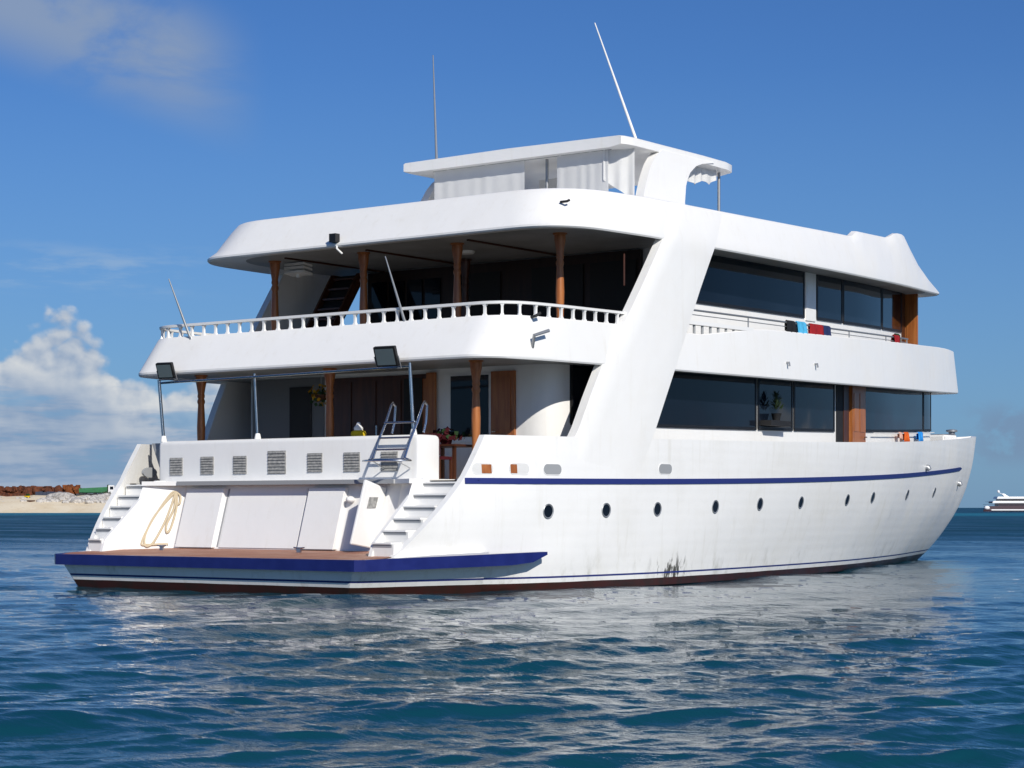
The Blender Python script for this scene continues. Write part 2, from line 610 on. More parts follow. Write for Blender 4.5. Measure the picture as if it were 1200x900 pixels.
def deck_sheet(mb, hp, zf, mi=0):
    st = [Vector((x, -y, zf(x, y))) for x, y in hp]
    po = [Vector((x, y, zf(x, y))) for x, y in hp]
    mid = [(a + b) / 2 for a, b in zip(st, po)]
    n = len(st)
    vs_ = st + mid + po
    fs = []
    for i in range(n - 1):
        for k in range(2):
            a, b = k * n + i, k * n + i + 1
            fs.append((a, b, b + n, a + n))
    return mb.add(vs_, fs, mi)


def along(hp, x0, x1, side=-1, n=None):
    """the points of a half outline between x0 and x1 on one side (forward order)"""
    xs = [p[0] for p in hp]
    ys = [p[1] for p in hp]
    k0 = max(i for i in range(len(xs)) if xs[i] <= xs[0] + 1e-6)
    xx, yy = xs[k0:], ys[k0:]
    n = n or max(2, int((x1 - x0) / 0.35) + 1)
    return [Vector((x, side * interp(x, xx, yy), 0)) for x in np.linspace(x0, x1, n)]


def strip(mb, pts, zlo, zhi, t0, t1, mi=0):
    """solid ribbon along pts (xy), between z functions, from inner offset t0 to outer t1 along the outward normal"""
    n = len(pts)
    rings = []
    for i, p in enumerate(pts):
        d = pts[min(i + 1, n - 1)] - pts[max(i - 1, 0)]
        nn = Vector((d.y, -d.x, 0)).normalized()
        if nn.y * p.y < 0:
            nn = -nn
        a, b = p + nn * t0, p + nn * t1
        lo, hi = zlo(p.x), zhi(p.x)
        rings.append([Vector((a.x, a.y, lo)), Vector((b.x, b.y, lo)), Vector((b.x, b.y, hi)), Vector((a.x, a.y, hi))])
    return mb.loft(rings, mi, True, True)


# ------------------------------------------------------------------ the ship
ship = empty('passenger_ship', (0, 0, 0), 'large white three-deck passenger ship with blue stripes and dark window bands, lying at anchor', 'ship')

# hull shell
mb = MB()
ns = 80
ss = [i / ns for i in range(ns + 1)]
ts = [-0.25, -0.12, -0.04, 0.0, 0.04, 0.08, 0.12, 0.17, 0.22, 0.28, 0.34, 0.42, 0.5, 0.58, 0.66, 0.74, 0.82, 0.9, 0.96, 1.0]
rows = []
for t in ts:
    a = [hull_point(s, t) for s in ss]
    b = [Vector((p.x, -p.y, p.z)) for p in a][::-1]
    rows.append(a + b[1:])
mb.loft(rows, 0, False, False)
# inner skin of the bulwark with a flat capping
inner = []
for t in ts[7:][::-1]:
    a = []
    for s in ss:
        p = hull_point(s, t)
        q = Vector((min(p.x, 34.62 - 0.25 * (1 - t)), -max(0.0, abs(p.y) - 0.13), p.z + (0.0 if t < 1 else 0.0)))
        a.append(q)
    b = [Vector((p.x, -p.y, p.z)) for p in a][::-1]
    inner.append(a + b[1:])
mb.loft([rows[-1]] + inner, 0, False, False)
# close the after edge
for sgn in (-1, 1):
    o_ = [hull_point(0, t) for t in ts[7:]]
    lo = [Vector((p.x, p.y * (-sgn), p.z)) for p in o_]
    hi = [Vector((p.x, (p.y + 0.13) * (-sgn), p.z)) for p in o_]
    mb.loft([lo, hi], 0, False, False)
# stern plate below the platform
st = [hull_point(0, t) for t in ts[:9]]
mb.loft([[p, Vector((p.x, -p.y, p.z))] for p in st], 0, False, False)
hull = mb.build('hull', M['hull'], ship, smooth=True, auto=35)

# upper blue stripe following the sheer
mb = MB()
rings = []
for x in np.linspace(1.93, 30.6, 70):
    zc = 2.10 + 0.00075 * x * x
    w = 0.055 * min(1, (30.7 - x) / 0.35)
    ring = []
    for dz, off in ((-w, -0.01), (-w, 0.02), (w, 0.02), (w, -0.01)):
        p, n = hull_at(x, zc + dz)
        q = p + n * off
        if x < 2.15:
            q.x = max(q.x, hull_aft(q.z) - 0.004)
        ring.append(q)
    rings.append(ring)
mb.loft(rings, 0, True, True)
mb.build('rubbing_stripe', M['navy'], hull, smooth=True)

# portholes
for x, z in ((3.97, 1.53), (5.7, 1.55), (7.51, 1.57), (9.86, 1.62), (11.97, 1.68), (14.22, 1.72), (17.27, 1.79), (19.24, 1.86), (22.74, 1.95), (26.39, 2.04)):
    p, n = hull_at(x, z)
    q = n.to_track_quat('Z', 'Y').to_matrix()
    mb = MB()
    prof = [(0.118, -0.03), (0.150, -0.03), (0.150, 0.008), (0.140, 0.016), (0.118, 0.006)]
    nn = 22
    rings = [[p + q @ Vector((r * math.cos(2 * math.pi * k / nn), r * math.sin(2 * math.pi * k / nn), h)) for k in range(nn)] for r, h in prof + prof[:1]]
    mb.loft(rings, 0, True, False)
    ph = mb.build('porthole', M['galv'], ship, smooth=True, origin=p)
    mb = MB()
    mb.loft([[p + q @ Vector((0.121 * math.cos(2 * math.pi * k / nn), 0.121 * math.sin(2 * math.pi * k / nn), h)) for k in range(nn)] for h in (-0.02, 0.003)], 0, True, True)
    mb.build('porthole_glass', M['glass'], ph, smooth=True, origin=p)


# freeing ports (oval openings with dark inside)
def stadium(p, q, L, h, z, k=8):
    out = []
    for sx, a0 in ((1, -90), (-1, 90)):
        for i in range(k + 1):
            a = R(a0 + 180 * i / k)
            out.append(p + q @ Vector((sx * L + h * math.cos(a), h * math.sin(a), z)))
    return out


for i, (x, z) in enumerate(((2.36, 2.33), (3.21, 2.34), (4.08, 2.34), (7.77, 2.40))):
    p, n = hull_at(x, z)
    ux = Vector((0, 0, 1)).cross(n).normalized()
    if ux.x < 0:
        ux = -ux
    uy = n.cross(ux)
    if uy.z < 0:
        uy = -uy
    q = Matrix((ux, uy, n)).transposed()
    mb = MB()
    for a, b in (((0.15, 0.116, -0.02), (0.15, 0.112, 0.006)), ((0.15, 0.112, 0.006), (0.15, 0.10, 0.004)), ((0.15, 0.10, 0.004), (0.15, 0.10, -0.02))):
        mb.loft([stadium(p, q, *a), stadium(p, q, *b)], 0, True, False)
    fp = mb.build('freeing_port', M['trim'], ship, smooth=True, origin=p)
    mb = MB()
    mb.loft([stadium(p, q, 0.15, 0.102, -0.015), stadium(p, q, 0.15, 0.102, 0.003)], 0, True, True)
    mb.build('port_recess', M['canvas'] if i in (0, 1) else M['grey'], fp, origin=p)
    if i < 2:
        mb = MB()
        x0 = (-0.03, 0.20) if i == 0 else (-0.22, -0.06)
        ring = [p + q @ Vector((a, b, 0.0)) for a, b in ((x0[0], -0.085), (x0[1], -0.085), (x0[1], 0.085), (x0[0], 0.085))]
        mb.hexa(ring, [r + n * 0.008 for r in ring])
        mb.build('port_shutter', M['wood'], fp, origin=p)

# small pipe stubs and marks on the hull side
for x, z in ((24.55, 2.72), (30.6, 2.35)):
    p, n = hull_at(x, z)
    mb = MB()
    mb.tube([p - n * 0.05, p + n * 0.06, p + n * 0.10 + Vector((0, 0, -0.05))], [0.09, 0.09, 0.06], 10)
    mb.build('hawse_fitting', M['galv'], ship, smooth=True, origin=p)

# ---- swim platform
def plat_half(x):
    return interp(x, [-0.35, -0.25, 0.3, 2, 3.9, 4.2], [4.02, 4.16, 4.36, 4.85, 5.31, 5.38])


def plat_z(x):
    return interp(x, [-0.35, 1.2, 2.4, 3.9], [0.655, 0.75, 0.79, 0.76])


pxs = [-0.35, -0.25, 0.2, 0.6, 1.2, 1.8, 2.4]
bxs = [-0.35, -0.25, 0.2, 0.6, 1.2, 1.8, 2.4, 2.9, 3.4, 3.75]
plat = MB()
plat_rings = []
for x in pxs:
    y, z = plat_half(x) - 0.03, plat_z(x) - 0.02
    plat_rings.append([Vector((x + 0.02, -y, z)), Vector((x + 0.02, y, z)), Vector((x + 0.35, max(0.1, y - 0.55), -0.35)), Vector((x + 0.35, -max(0.1, y - 0.55), -0.35))])
plat.loft(plat_rings, 0, True, True)
platform = plat.build('swim_platform', M['hull'], ship)
mb = MB()
deck_sheet(mb, [(-0.33, 0.0), (-0.33, 2.0), (-0.33, 3.96), (-0.23, 4.11), (0.2, 4.24), (0.6, 4.1), (1.0, 3.9), (2.3, 3.7)], lambda x, y: plat_z(x) - 0.006)
mb.build('teak_deck', M['teak'], platform)
# blue edging round the platform, running on as a tapered fender on the hull side
mb = MB()
path = [(x, -plat_half(x)) for x in bxs[::-1]] + [(x, plat_half(x)) for x in bxs]
rings = []
for i, (x, y) in enumerate(path):
    a = Vector((*path[max(i - 1, 0)], 0))
    b = Vector((*path[min(i + 1, len(path) - 1)], 0))
    d = (b - a).normalized()
    nn = Vector((-d.y, d.x, 0))
    if nn.dot(Vector((x - 10, y, 0))) < 0:
        nn = -nn
    top = interp(x, [-0.35, 0.3, 3.9], [0.66, 0.68, 0.76])
    bot = interp(x, [-0.35, 3.3, 3.75], [0.45, 0.52, 0.70])
    c = Vector((x, y, 0))
    rings.append([c - nn * 0.12 + Vector((0, 0, bot)), c + nn * 0.035 + Vector((0, 0, bot)), c + nn * 0.035 + Vector((0, 0, top)), c - nn * 0.12 + Vector((0, 0, top))])
mb.loft(rings, 0, True, True)
mb.build('blue_edge', M['blue'], platform)
# thin blue line and boot top are in the hull paint

# ---- transom: sloped face with panels, facets towards the stairs
def tr_x(z):
    return interp(z, [0.6, 2.06], [1.78, 2.22])


YT = 2.95
mb = MB()
lo = [(4.2, 3.72, 0.6), (1.05, 3.72, 0.6), (tr_x(0.6), YT, 0.6), (tr_x(0.6), -YT, 0.6), (1.05, -3.62, 0.6), (4.2, -3.62, 0.6)]
hi = [(4.2, 3.72, 2.06), (1.72, 3.72, 2.06), (tr_x(2.06), YT, 2.06), (tr_x(2.06), -YT, 2.06), (1.72, -3.62, 2.06), (4.2, -3.62, 2.06)]
mb.hexa([Vector(p) for p in lo], [Vector(p) for p in hi])
transom = mb.build('transom', M['white'], ship)
# ledge under the locker
mb = MB()
ring = [(4.2, 3.70), (1.66, 3.70), (1.98, 2.98), (1.98, -2.98), (1.66, -3.60), (4.2, -3.60)]
mb.hexa([Vector((x, y, 2.062)) for x, y in ring], [Vector((x, y, 2.15)) for x, y in ring])
mb.build('ledge', M['white'], transom)
mb = MB()
mb.box((1.95, -2.96, 2.065), (1.977, 2.96, 2.148))
mb.build('ledge_shade_strip', M['grey'], transom)  # grey strip paints the shadow along the ledge edge
# raised panels
for y0, y1, dx in ((2.80, 1.72, 0.10), (1.60, -0.55, 0.025), (-0.66, -1.62, 0.12)):
    lo = [Vector((tr_x(0.78) - dx, y0, 0.78)), Vector((tr_x(0.78) + 0.02, y0, 0.78)), Vector((tr_x(0.78) + 0.02, y1, 0.78)), Vector((tr_x(0.78) - dx, y1, 0.78))]
    hi = [Vector((tr_x(1.99) - dx, y0, 1.99)), Vector((tr_x(1.99) + 0.02, y0, 1.99)), Vector((tr_x(1.99) + 0.02, y1, 1.99)), Vector((tr_x(1.99) - dx, y1, 1.99))]
    MB().hexa(lo, hi).build('transom_panel', M['white'], transom, bevel=0.012)
# dark seams beside the panels
for y in (1.66, -0.605):
    lo = [Vector((tr_x(0.8) - 0.006, y + s, 0.8)) for s in (0.022, -0.022)]
    hi = [Vector((tr_x(1.99) - 0.006, y + s, 1.99)) for s in (0.022, -0.022)]
    MB().hexa(lo + [p + Vector((0.02, 0, 0)) for p in lo[::-1]], hi + [p + Vector((0.02, 0, 0)) for p in hi[::-1]]).build('panel_seam', M['grey'], transom)
# the open hatch door, hinged on its starboard edge and swung out over the platform
h0 = Vector((1.84, -2.48, 0.82))
h1 = Vector((2.19, -2.54, 1.97))
dv = Vector((-1.0, 0.03, 0)).normalized()
dn = Vector((0, -1, 0))
ring = [h0, h0 + dv * 0.60 + Vector((0, 0, 0.09)), h1 + dv * 0.60 + Vector((0, 0, 0.17)), h1]
door = MB().hexa(ring, [p + dn * 0.06 for p in ring]).build('hatch_door', M['white'], ship, bevel=0.012)
cc = (ring[0] + ring[1]) / 2 * 0.30 + (ring[2] + ring[3]) / 2 * 0.70 + dn * 0.062
upv = (h1 - h0).normalized()
mb = MB()
mb.hexa([cc - dv * 0.12 - upv * 0.11, cc + dv * 0.12 - upv * 0.11, cc + dv * 0.12 + upv * 0.11, cc - dv * 0.12 + upv * 0.11],
        [p + dn * 0.012 for p in (cc - dv * 0.12 - upv * 0.11, cc + dv * 0.12 - upv * 0.11, cc + dv * 0.12 + upv * 0.11, cc - dv * 0.12 + upv * 0.11)])
mb.build('vent_plate', M['grille'], door)
for z in (1.05, 1.78):
    MB().tube([(tr_x(z) - 0.05, -2.50, z - 0.06), (tr_x(z) - 0.05, -2.50, z + 0.06)], 0.03).build('hinge', M['steel'], door, smooth=True)
# stern lamp on the transom
mb = MB()
c = Vector((tr_x(1.72) - 0.02, -1.78, 1.76))
mb.blob(c + Vector((-0.05, 0, 0)), (0.10, 0.09, 0.07), 3, 0.0)
mb.build('stern_lamp', M['trim'], transom, smooth=True, origin=c)

# mooring cleats on the platform
for y in (-1.3, 2.5):
    mb = MB()
    zc_ = plat_z(1.1)
    mb.tube([(1.1, y - 0.14, zc_ + 0.09), (1.1, y - 0.05, zc_ + 0.075), (1.1, y + 0.05, zc_ + 0.075), (1.1, y + 0.14, zc_ + 0.09)], [0.012, 0.02, 0.02, 0.012], 8)
    mb.box((1.08, y - 0.05, zc_ - 0.02), (1.12, y + 0.05, zc_ + 0.07))
    mb.build('cleat', M['steel'], platform, smooth=True, origin=(1.1, y, zc_))

# ---- boarding stairs either side
for sgn in (-1, 1):
    mb = MB()
    yo, yi = (-4.95, -3.62) if sgn < 0 else (4.95, 3.72)
    prof = [(0.55, 0.62), (2.7, 0.62), (2.7, 2.06)]
    n = 6
    tops = []
    for i in range(n + 1):
        x0 = 0.58 + 0.29 * i
        z = 0.70 + 0.226 * (i + 1)
        tops.append((x0, z))

    def yout(x):
        zq = min(2.2, 0.75 + 0.8 * max(0.0, x - 0.45))
        return sgn * (-hull_at(max(0.75, x), zq)[0].y - 0.16)
    stair = None
    for i, (x0, z) in enumerate(tops):
        if i == n:
            break
        mb.hexa([Vector((x0, yi, 0.6)), Vector((x0 + (0.29 if i < n - 1 else 1.2), yi, 0.6)), Vector((x0 + (0.29 if i < n - 1 else 1.2), yout(x0 + 0.29), 0.6)), Vector((x0, yout(x0), 0.6))],
                [Vector((x0, yi, z)), Vector((x0 + (0.29 if i < n - 1 else 1.2), yi, z)), Vector((x0 + (0.29 if i < n - 1 else 1.2), yout(x0 + 0.29), z)), Vector((x0, yout(x0), z))])
    stair = mb.build('staircase', M['white'], ship)
    for i, (x0, z) in enumerate(tops[:n]):
        t = MB()
        a, b = yi - sgn * 0.0, yout(x0) - sgn * 0.02
        lo_, hi_ = min(a, b), max(a, b)
        t.box((x0 - 0.035, lo_ + 0.02, z + 0.003), (x0 + 0.27, hi_ - 0.02, z + 0.035))
        t.build('tread', M['trim'], stair)
        t = MB()
        t.box((x0 - 0.012, lo_ + 0.02, z - 0.045), (x0 - 0.003, hi_ - 0.02, z + 0.001))
        t.build('tread_shadow_strip', M['grey'], stair)  # solid grey strip paints the shadow under the tread nose
    # cheek between the stair and the transom
    mb = MB()
    yc = -3.62 if sgn < 0 else 3.72
    ring = [(0.50, 0.62), (0.62, 0.95), (2.05, 2.17), (2.3, 2.17), (2.3, 0.62)]
    mb.hexa([Vector((x, yc - sgn * 0.07, z)) for x, z in ring], [Vector((x, yc + sgn * 0.03, z)) for x, z in ring])
    mb.build('stair_cheek', M['white'], stair, bevel=0.01)

# recess in the port quarter above the stairs, and a slanted grey panel beside the locker
mb = MB()
yq = 4.47
pr = [Vector((2.62 + 0.20 * math.cos(R(a)), yq, 2.36 + 0.11 * math.sin(R(a)))) for a in range(0, 360, 18)]
mb.hexa(pr, [p + Vector((0, 0.06, 0)) for p in pr])
mb.build('fairlead', M['grey'], ship, smooth=True, origin=(2.62, yq, 2.36))
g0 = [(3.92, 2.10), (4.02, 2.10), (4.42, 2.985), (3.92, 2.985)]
MB().hexa([Vector((2.62, y, z)) for y, z in g0], [Vector((2.68, y, z)) for y, z in g0]).build('quarter_panel', M['grey'], ship)

# ---- main deck floor
mb = MB()
hp = [(2.2, 0), (2.2, 3.0), (2.2, 4.85)] + [(x, max(0.05, S(x) - 0.14 - 0.004 * x)) for x in np.linspace(2.6, 34.0, 60)]
deck_sheet(mb, hp, lambda x, y: z_sheer(x) - 0.85 if x > 6 else 2.12)
mb.build('main_deck', M['deck_grey'], ship)

# ---- stern locker with louvres
mb = MB()
def rrect(x0, x1, y0, y1, r, z, n=6):
    out = []
    for cx, cy, a0 in ((x1 - r, y1 - r, 0), (x0 + r, y1 - r, 90), (x0 + r, y0 + r, 180), (x1 - r, y0 + r, 270)):
        for i in range(n + 1):
            a = R(a0 + 90 * i / n)
            out.append(Vector((cx + r * math.cos(a), cy + r * math.sin(a), z)))
    return out


zs_ = [2.152, 2.92, 2.97, 3.0, 3.01]
ins = [0, 0, 0.012, 0.04, 0.09]
mb.loft([rrect(2.3 + q, 2.95 - q, -3.33 + q, 3.9 - q, 0.10, z) for z, q in zip(zs_, ins)], 0, True, True)
locker = mb.build('stern_locker', M['white'], ship, smooth=True, auto=50)
for px_y, w, h, zc in ((3.33, 0.38, 0.37, 2.47), (2.41, 0.38, 0.37, 2.48), (1.46, 0.38, 0.37, 2.48), (0.42, 0.50, 0.47, 2.52), (-0.62, 0.40, 0.38, 2.50), (-1.60, 0.42, 0.38, 2.50), (-2.57, 0.42, 0.38, 2.50)):
    y0, y1 = px_y - w / 2, px_y + w / 2
    z0, z1 = zc - h / 2, zc + h / 2
    mb = MB()
    mb.box((2.288, y0, z0), (2.306, y1, z1))
    gr = mb.build('louvre', M['grille'], locker)
    mb = MB()
    k = 7
    for i in range(k):
        z = z0 + h * (i + 0.5) / k
        mb.hexa([Vector((2.285, y0 + 0.01, z - 0.022)), Vector((2.291, y0 + 0.01, z + 0.012)), Vector((2.291, y1 - 0.01, z + 0.012)), Vector((2.285, y1 - 0.01, z - 0.022))],
                [Vector((2.272, y0 + 0.01, z - 0.018)), Vector((2.287, y0 + 0.01, z + 0.018)), Vector((2.287, y1 - 0.01, z + 0.018)), Vector((2.272, y1 - 0.01, z - 0.018))])
    mb.build('slats', M['grille'], gr)

# ---- main deck cabin
cab = half(5.2, 0.75, 0.6, 29.0, 1.2, offa=1.04, n_side=60)
mb = MB()
mb.loft([ring3(cab, lambda x, y: 2.05 + 0.0006 * x * x), ring3(cab, lambda x, y: z_mid(x) + 0.10)], 0, True, False)
cabin = mb.build('main_cabin', M['white'], ship, smooth=True)


def window_band(outline, parent, x0, x1, zl, zh, sides=(-1, 1), mull=(), frame=0.05, t=0.018, gmat='glass', fmat='black'):
    for sd in sides:
        pts = along(outline, x0, x1, sd)
        mb = MB()
        strip(mb, pts, zl, zh, -0.03, t)
        w = mb.build('window', M[gmat], parent, smooth=True, auto=30)
        mb = MB()
        strip(mb, pts, lambda x: zl(x) - frame, lambda x: zl(x) + frame * 0.4, -0.02, t + 0.016)
        strip(mb, pts, lambda x: zh(x) - frame * 0.6, lambda x: zh(x) + frame * 0.2, -0.02, t + 0.015)
        for xm in [x0 + 0.02, x1 - 0.02] + list(mull):
            q = along(outline, xm - 0.035, xm + 0.035, sd, 2)
            strip(mb, q, lambda x: zl(x) - 0.01, lambda x: zh(x) + 0.01, -0.02, t + 0.010)
        mb.build('window_frame', M[fmat], w)
    return w


mw_lo = lambda x: 3.30 + 0.00078 * x * x
mw_hi = lambda x: z_mid(x) + 0.085
window_band(cab, cabin, 5.84, 7.6, mw_lo, mw_hi)
window_band(cab, cabin, 7.75, 13.0, mw_lo, mw_hi)
window_band(cab, cabin, 13.1, 15.0, mw_lo, mw_hi)
window_band(cab, cabin, 15.1, 17.75, mw_lo, mw_hi)
window_band(cab, cabin, 20.05, 27.0, mw_lo, mw_hi)
window_band(cab, cabin, 27.1, 28.4, mw_lo, mw_hi)
# side door: dark doorway and its wooden leaf
for sd in (-1, 1):
    mb = MB()
    strip(mb, along(cab, 17.9, 18.85, sd), lambda x: 2.45, lambda x: z_mid(x) + 0.08, -0.02, 0.02)
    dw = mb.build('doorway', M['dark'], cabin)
    mb = MB()
    strip(mb, along(cab, 18.4, 18.8, sd), lambda x: 2.5, lambda x: z_mid(x) + 0.08, 0.02, 0.04)
    mb.build('inner_panel', M['darkwood'], dw)
    mb = MB()
    strip(mb, along(cab, 18.9, 19.95, sd), lambda x: 2.45, lambda x: z_mid(x) + 0.06, 0.0, 0.10)
    dl = mb.build('side_door', M['wood'], cabin)
    for xa_, xb_ in ((19.0, 19.38), (19.47, 19.85)):
        mb = MB()
        strip(mb, along(cab, xa_, xb_, sd, 3), lambda x: 3.55, lambda x: z_mid(x) - 0.12, 0.1, 0.113)
        mb.build('door_panel', M['wood'], dl)
    q = along(cab, 19.85, 19.87, sd, 2)[0]
    MB().tube([q + Vector((0, sd * 0.10, 3.42)), q + Vector((0, sd * 0.17, 3.42)), q + Vector((-0.08, sd * 0.17, 3.42))], 0.018).build('door_handle', M['steel'], dl, smooth=True)
# open casement with a potted plant behind it
q = along(cab, 13.2, 14.3, -1, 2)
mb = MB()
a, b = q
strip(mb, q, lambda x: 3.50, lambda x: 3.62, 0.02, 0.30)
mb.build('window_ledge', M['dark'], cabin)
pl = empty('potted_plant', ((a + b) / 2 + Vector((0, -0.18, 3.62))), 'dark leafy potted plant standing on the ledge of the main deck side window', 'plant')
pc = (a + b) / 2 + Vector((0, -0.18, 3.62))
MB().lathe(pc, [(0.08, 0.0), (0.12, 0.16), (0.13, 0.17), (0.10, 0.165)]).build('pot', M['dark'], pl, smooth=True)
mb = MB()
rnd = random.Random(4)
for i in range(70):
    a_ = rnd.uniform(0, 2 * math.pi)
    hgt = rnd.uniform(0.15, 0.55)
    rr = rnd.uniform(0.03, 0.24) * (0.65 - hgt) / 0.5
    c = pc + Vector((math.cos(a_) * rr, math.sin(a_) * rr * 0.5, 0.16 + hgt * 0.9))
    d = Vector((math.cos(a_), math.sin(a_) * 0.5, rnd.uniform(0.2, 1.2))).normalized() * 0.10
    s_ = d.cross(Vector((0, 0, 1))).normalized() * 0.025
    mb.add([c - d, c + s_, c + d, c - s_], [(0, 1, 2, 3)])
mb.build('leaves', material('dark_leaf', (0.02, 0.04, 0.015), 0.6), pl)

# after bulkhead joinery (x = 5.2, facing aft)
def aft_panel(name, mat, y0, y1, z0, z1, parent, x=5.2, t=0.03, bev=0.0):
    return MB().box((x - t, min(y0, y1), z0), (x + 0.02, max(y0, y1), z1)).build(name, M[mat], parent, bevel=bev)


dd = aft_panel('double_door', 'darkwood', -1.26, 1.62, 2.15, 4.40, cabin)
for y0, y1 in ((-1.15, -0.55), (-0.45, 0.15), (0.25, 0.85), (0.95, 1.52)):
    for z0, z1 in ((2.3, 3.0), (3.15, 4.3)):
        aft_panel('door_leaf_panel', 'wood' if y0 < -1 else 'darkwood', y0, y1, z0, z1, dd, 5.17, 0.02)
MB().tube([(5.10, 0.18, 3.1), (5.10, 0.18, 3.35)], 0.018).build('door_handle', M['steel'], dd, smooth=True)
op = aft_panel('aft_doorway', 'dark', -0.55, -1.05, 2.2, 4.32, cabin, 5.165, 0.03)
aw = aft_panel('aft_window', 'trim', -1.62, -2.85, 2.95, 4.36, cabin, 5.2, 0.03)
aft_panel('window_pane', 'glass', -1.80, -2.78, 3.06, 4.32, aw, 5.17, 0.02)
post = aft_panel('corner_board', 'wood', -1.18, -1.42, 2.15, 4.42, cabin, 5.14, 0.03)
sd_ = aft_panel('aft_side_door', 'wood', -2.86, -3.46, 2.15, 4.38, cabin, 5.19, 0.05)
for z0, z1 in ((2.3, 3.05), (3.2, 4.25)):
    aft_panel('door_panel', 'wood', -2.95, -3.37, z0, z1, sd_, 5.14, 0.015)
MB().tube([(5.1, -2.95, 3.15), (5.06, -2.95, 3.15), (5.06, -3.05, 3.15)], 0.016).build('door_handle', M['steel'], sd_, smooth=True)
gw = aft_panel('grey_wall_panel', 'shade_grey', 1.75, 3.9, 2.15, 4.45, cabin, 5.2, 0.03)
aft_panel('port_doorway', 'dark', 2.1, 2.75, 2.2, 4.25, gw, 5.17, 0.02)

# ---- upper deck slab with its bulwark band
def band_zt(x):
    return z_mid(x) + interp(x, [2.4, 3.0, 8.3, 8.6, 9.0, 11.5, 12, 26, 27.5, 29.5], [0.85, 0.85, 0.86, 0.84, 0.80, 1.06, 1.10, 1.30, 1.30, 1.22])


o_lo = half(2.40, 0.0, 0.6, 29.35, 0.6, offa=-0.12)
o_lip = half(2.38, -0.02, 0.6, 29.4, 0.6, offa=-0.14)
o_hi = half(2.95, 0.06, 0.7, 29.05, 0.6, offa=-0.02)
o_in = half(3.07, 0.18, 0.7, 28.9, 0.6, offa=0.10)
mb = MB()
zb = lambda dz: (lambda x, y: z_mid(x) + dz)
mb.loft([ring3(o_in, zb(0.055)), ring3(o_lo, zb(0.0)), ring3(o_lip, zb(0.03)), ring3(o_lip, zb(0.07)), ring3(o_hi, lambda x, y: band_zt(x) - 0.02),
         ring3(half(2.97, 0.08, 0.7, 29.03, 0.6, offa=0.0), lambda x, y: band_zt(x)), ring3(o_in, lambda x, y: band_zt(x)), ring3(o_in, zb(0.24))], 0, True, False)
upper = mb.build('upper_deck_bulwark', M['white'], ship, smooth=True, auto=32)
mb = MB()
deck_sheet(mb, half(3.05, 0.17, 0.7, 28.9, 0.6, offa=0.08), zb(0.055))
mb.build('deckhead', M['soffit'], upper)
mb = MB()
deck_sheet(mb, half(3.05, 0.17, 0.7, 28.9, 0.6, offa=0.08), zb(0.25))
mb.build('upper_deck', M['deck_grey'], upper)

# rail of white balusters along the after end of the upper deck
rail_o = half(3.01, 0.12, 0.7, 29.0, 1.0, offa=0.04)


def rail_path(x_end, sides=True):
    st = [Vector((x, -y, 0)) for x, y in rail_o if x <= x_end]
    po = [Vector((x, y, 0)) for x, y in rail_o if x <= x_end]
    return po[::-1] + st[1:]


pth = rail_path(7.2)
dense = []
for a, b in zip(pth, pth[1:]):
    k = max(1, int((b - a).length / 0.05))
    for i in range(k):
        dense.append(a.lerp(b, i / k))
dense.append(pth[-1])
rail = bpy.data.objects.new('baluster_rail', None)
COL.objects.link(rail)
rail.parent = ship
mb = MB()
rt = lambda x: 0.36 + z_mid(x) + 0.74 + (0.0 if x < 3.2 else 0.0)
rings = []
for i in range(0, len(dense), 3):
    p = dense[i]
    d = (dense[min(i + 1, len(dense) - 1)] - dense[max(i - 1, 0)]).normalized()
    n = Vector((d.y, -d.x, 0))
    z = rt(p.x)
    rings.append([p + n * 0.05 + Vector((0, 0, z - 0.03)), p + n * 0.055 + Vector((0, 0, z + 0.015)), p + Vector((0, 0, z + 0.03)), p - n * 0.055 + Vector((0, 0, z + 0.015)), p - n * 0.05 + Vector((0, 0, z - 0.03))])
mb.loft(rings, 0, True, True)
mb.build('handrail', M['trim'], rail, smooth=True)
bal = None
acc, nxt = 0.0, 0.1
for a, b in zip(dense, dense[1:]):
    acc += (b - a).length
    if acc >= nxt:
        nxt += 0.36
        zb0 = band_zt(b.x)
        if bal is None:
            m_ = MB()
            m_.loft([[Vector((sx * w, sy * w, z)) for sx, sy in ((-1, -1), (1, -1), (1, 1), (-1, 1))] for w, z in ((0.040, 0.0), (0.036, 0.02), (0.024, 0.05), (0.024, 0.18), (0.036, 0.21), (0.040, 0.23))], 0, True, True)
            bal = m_.build('baluster', M['trim'], rail, smooth=True)
            o = bal
        else:
            o = bal.copy()
            COL.objects.link(o)
            o.parent = rail
        o.location = (b.x, b.y, zb0 - 0.005)
        o.rotation_euler = (0, 0, math.atan2((b - a).y, (b - a).x))
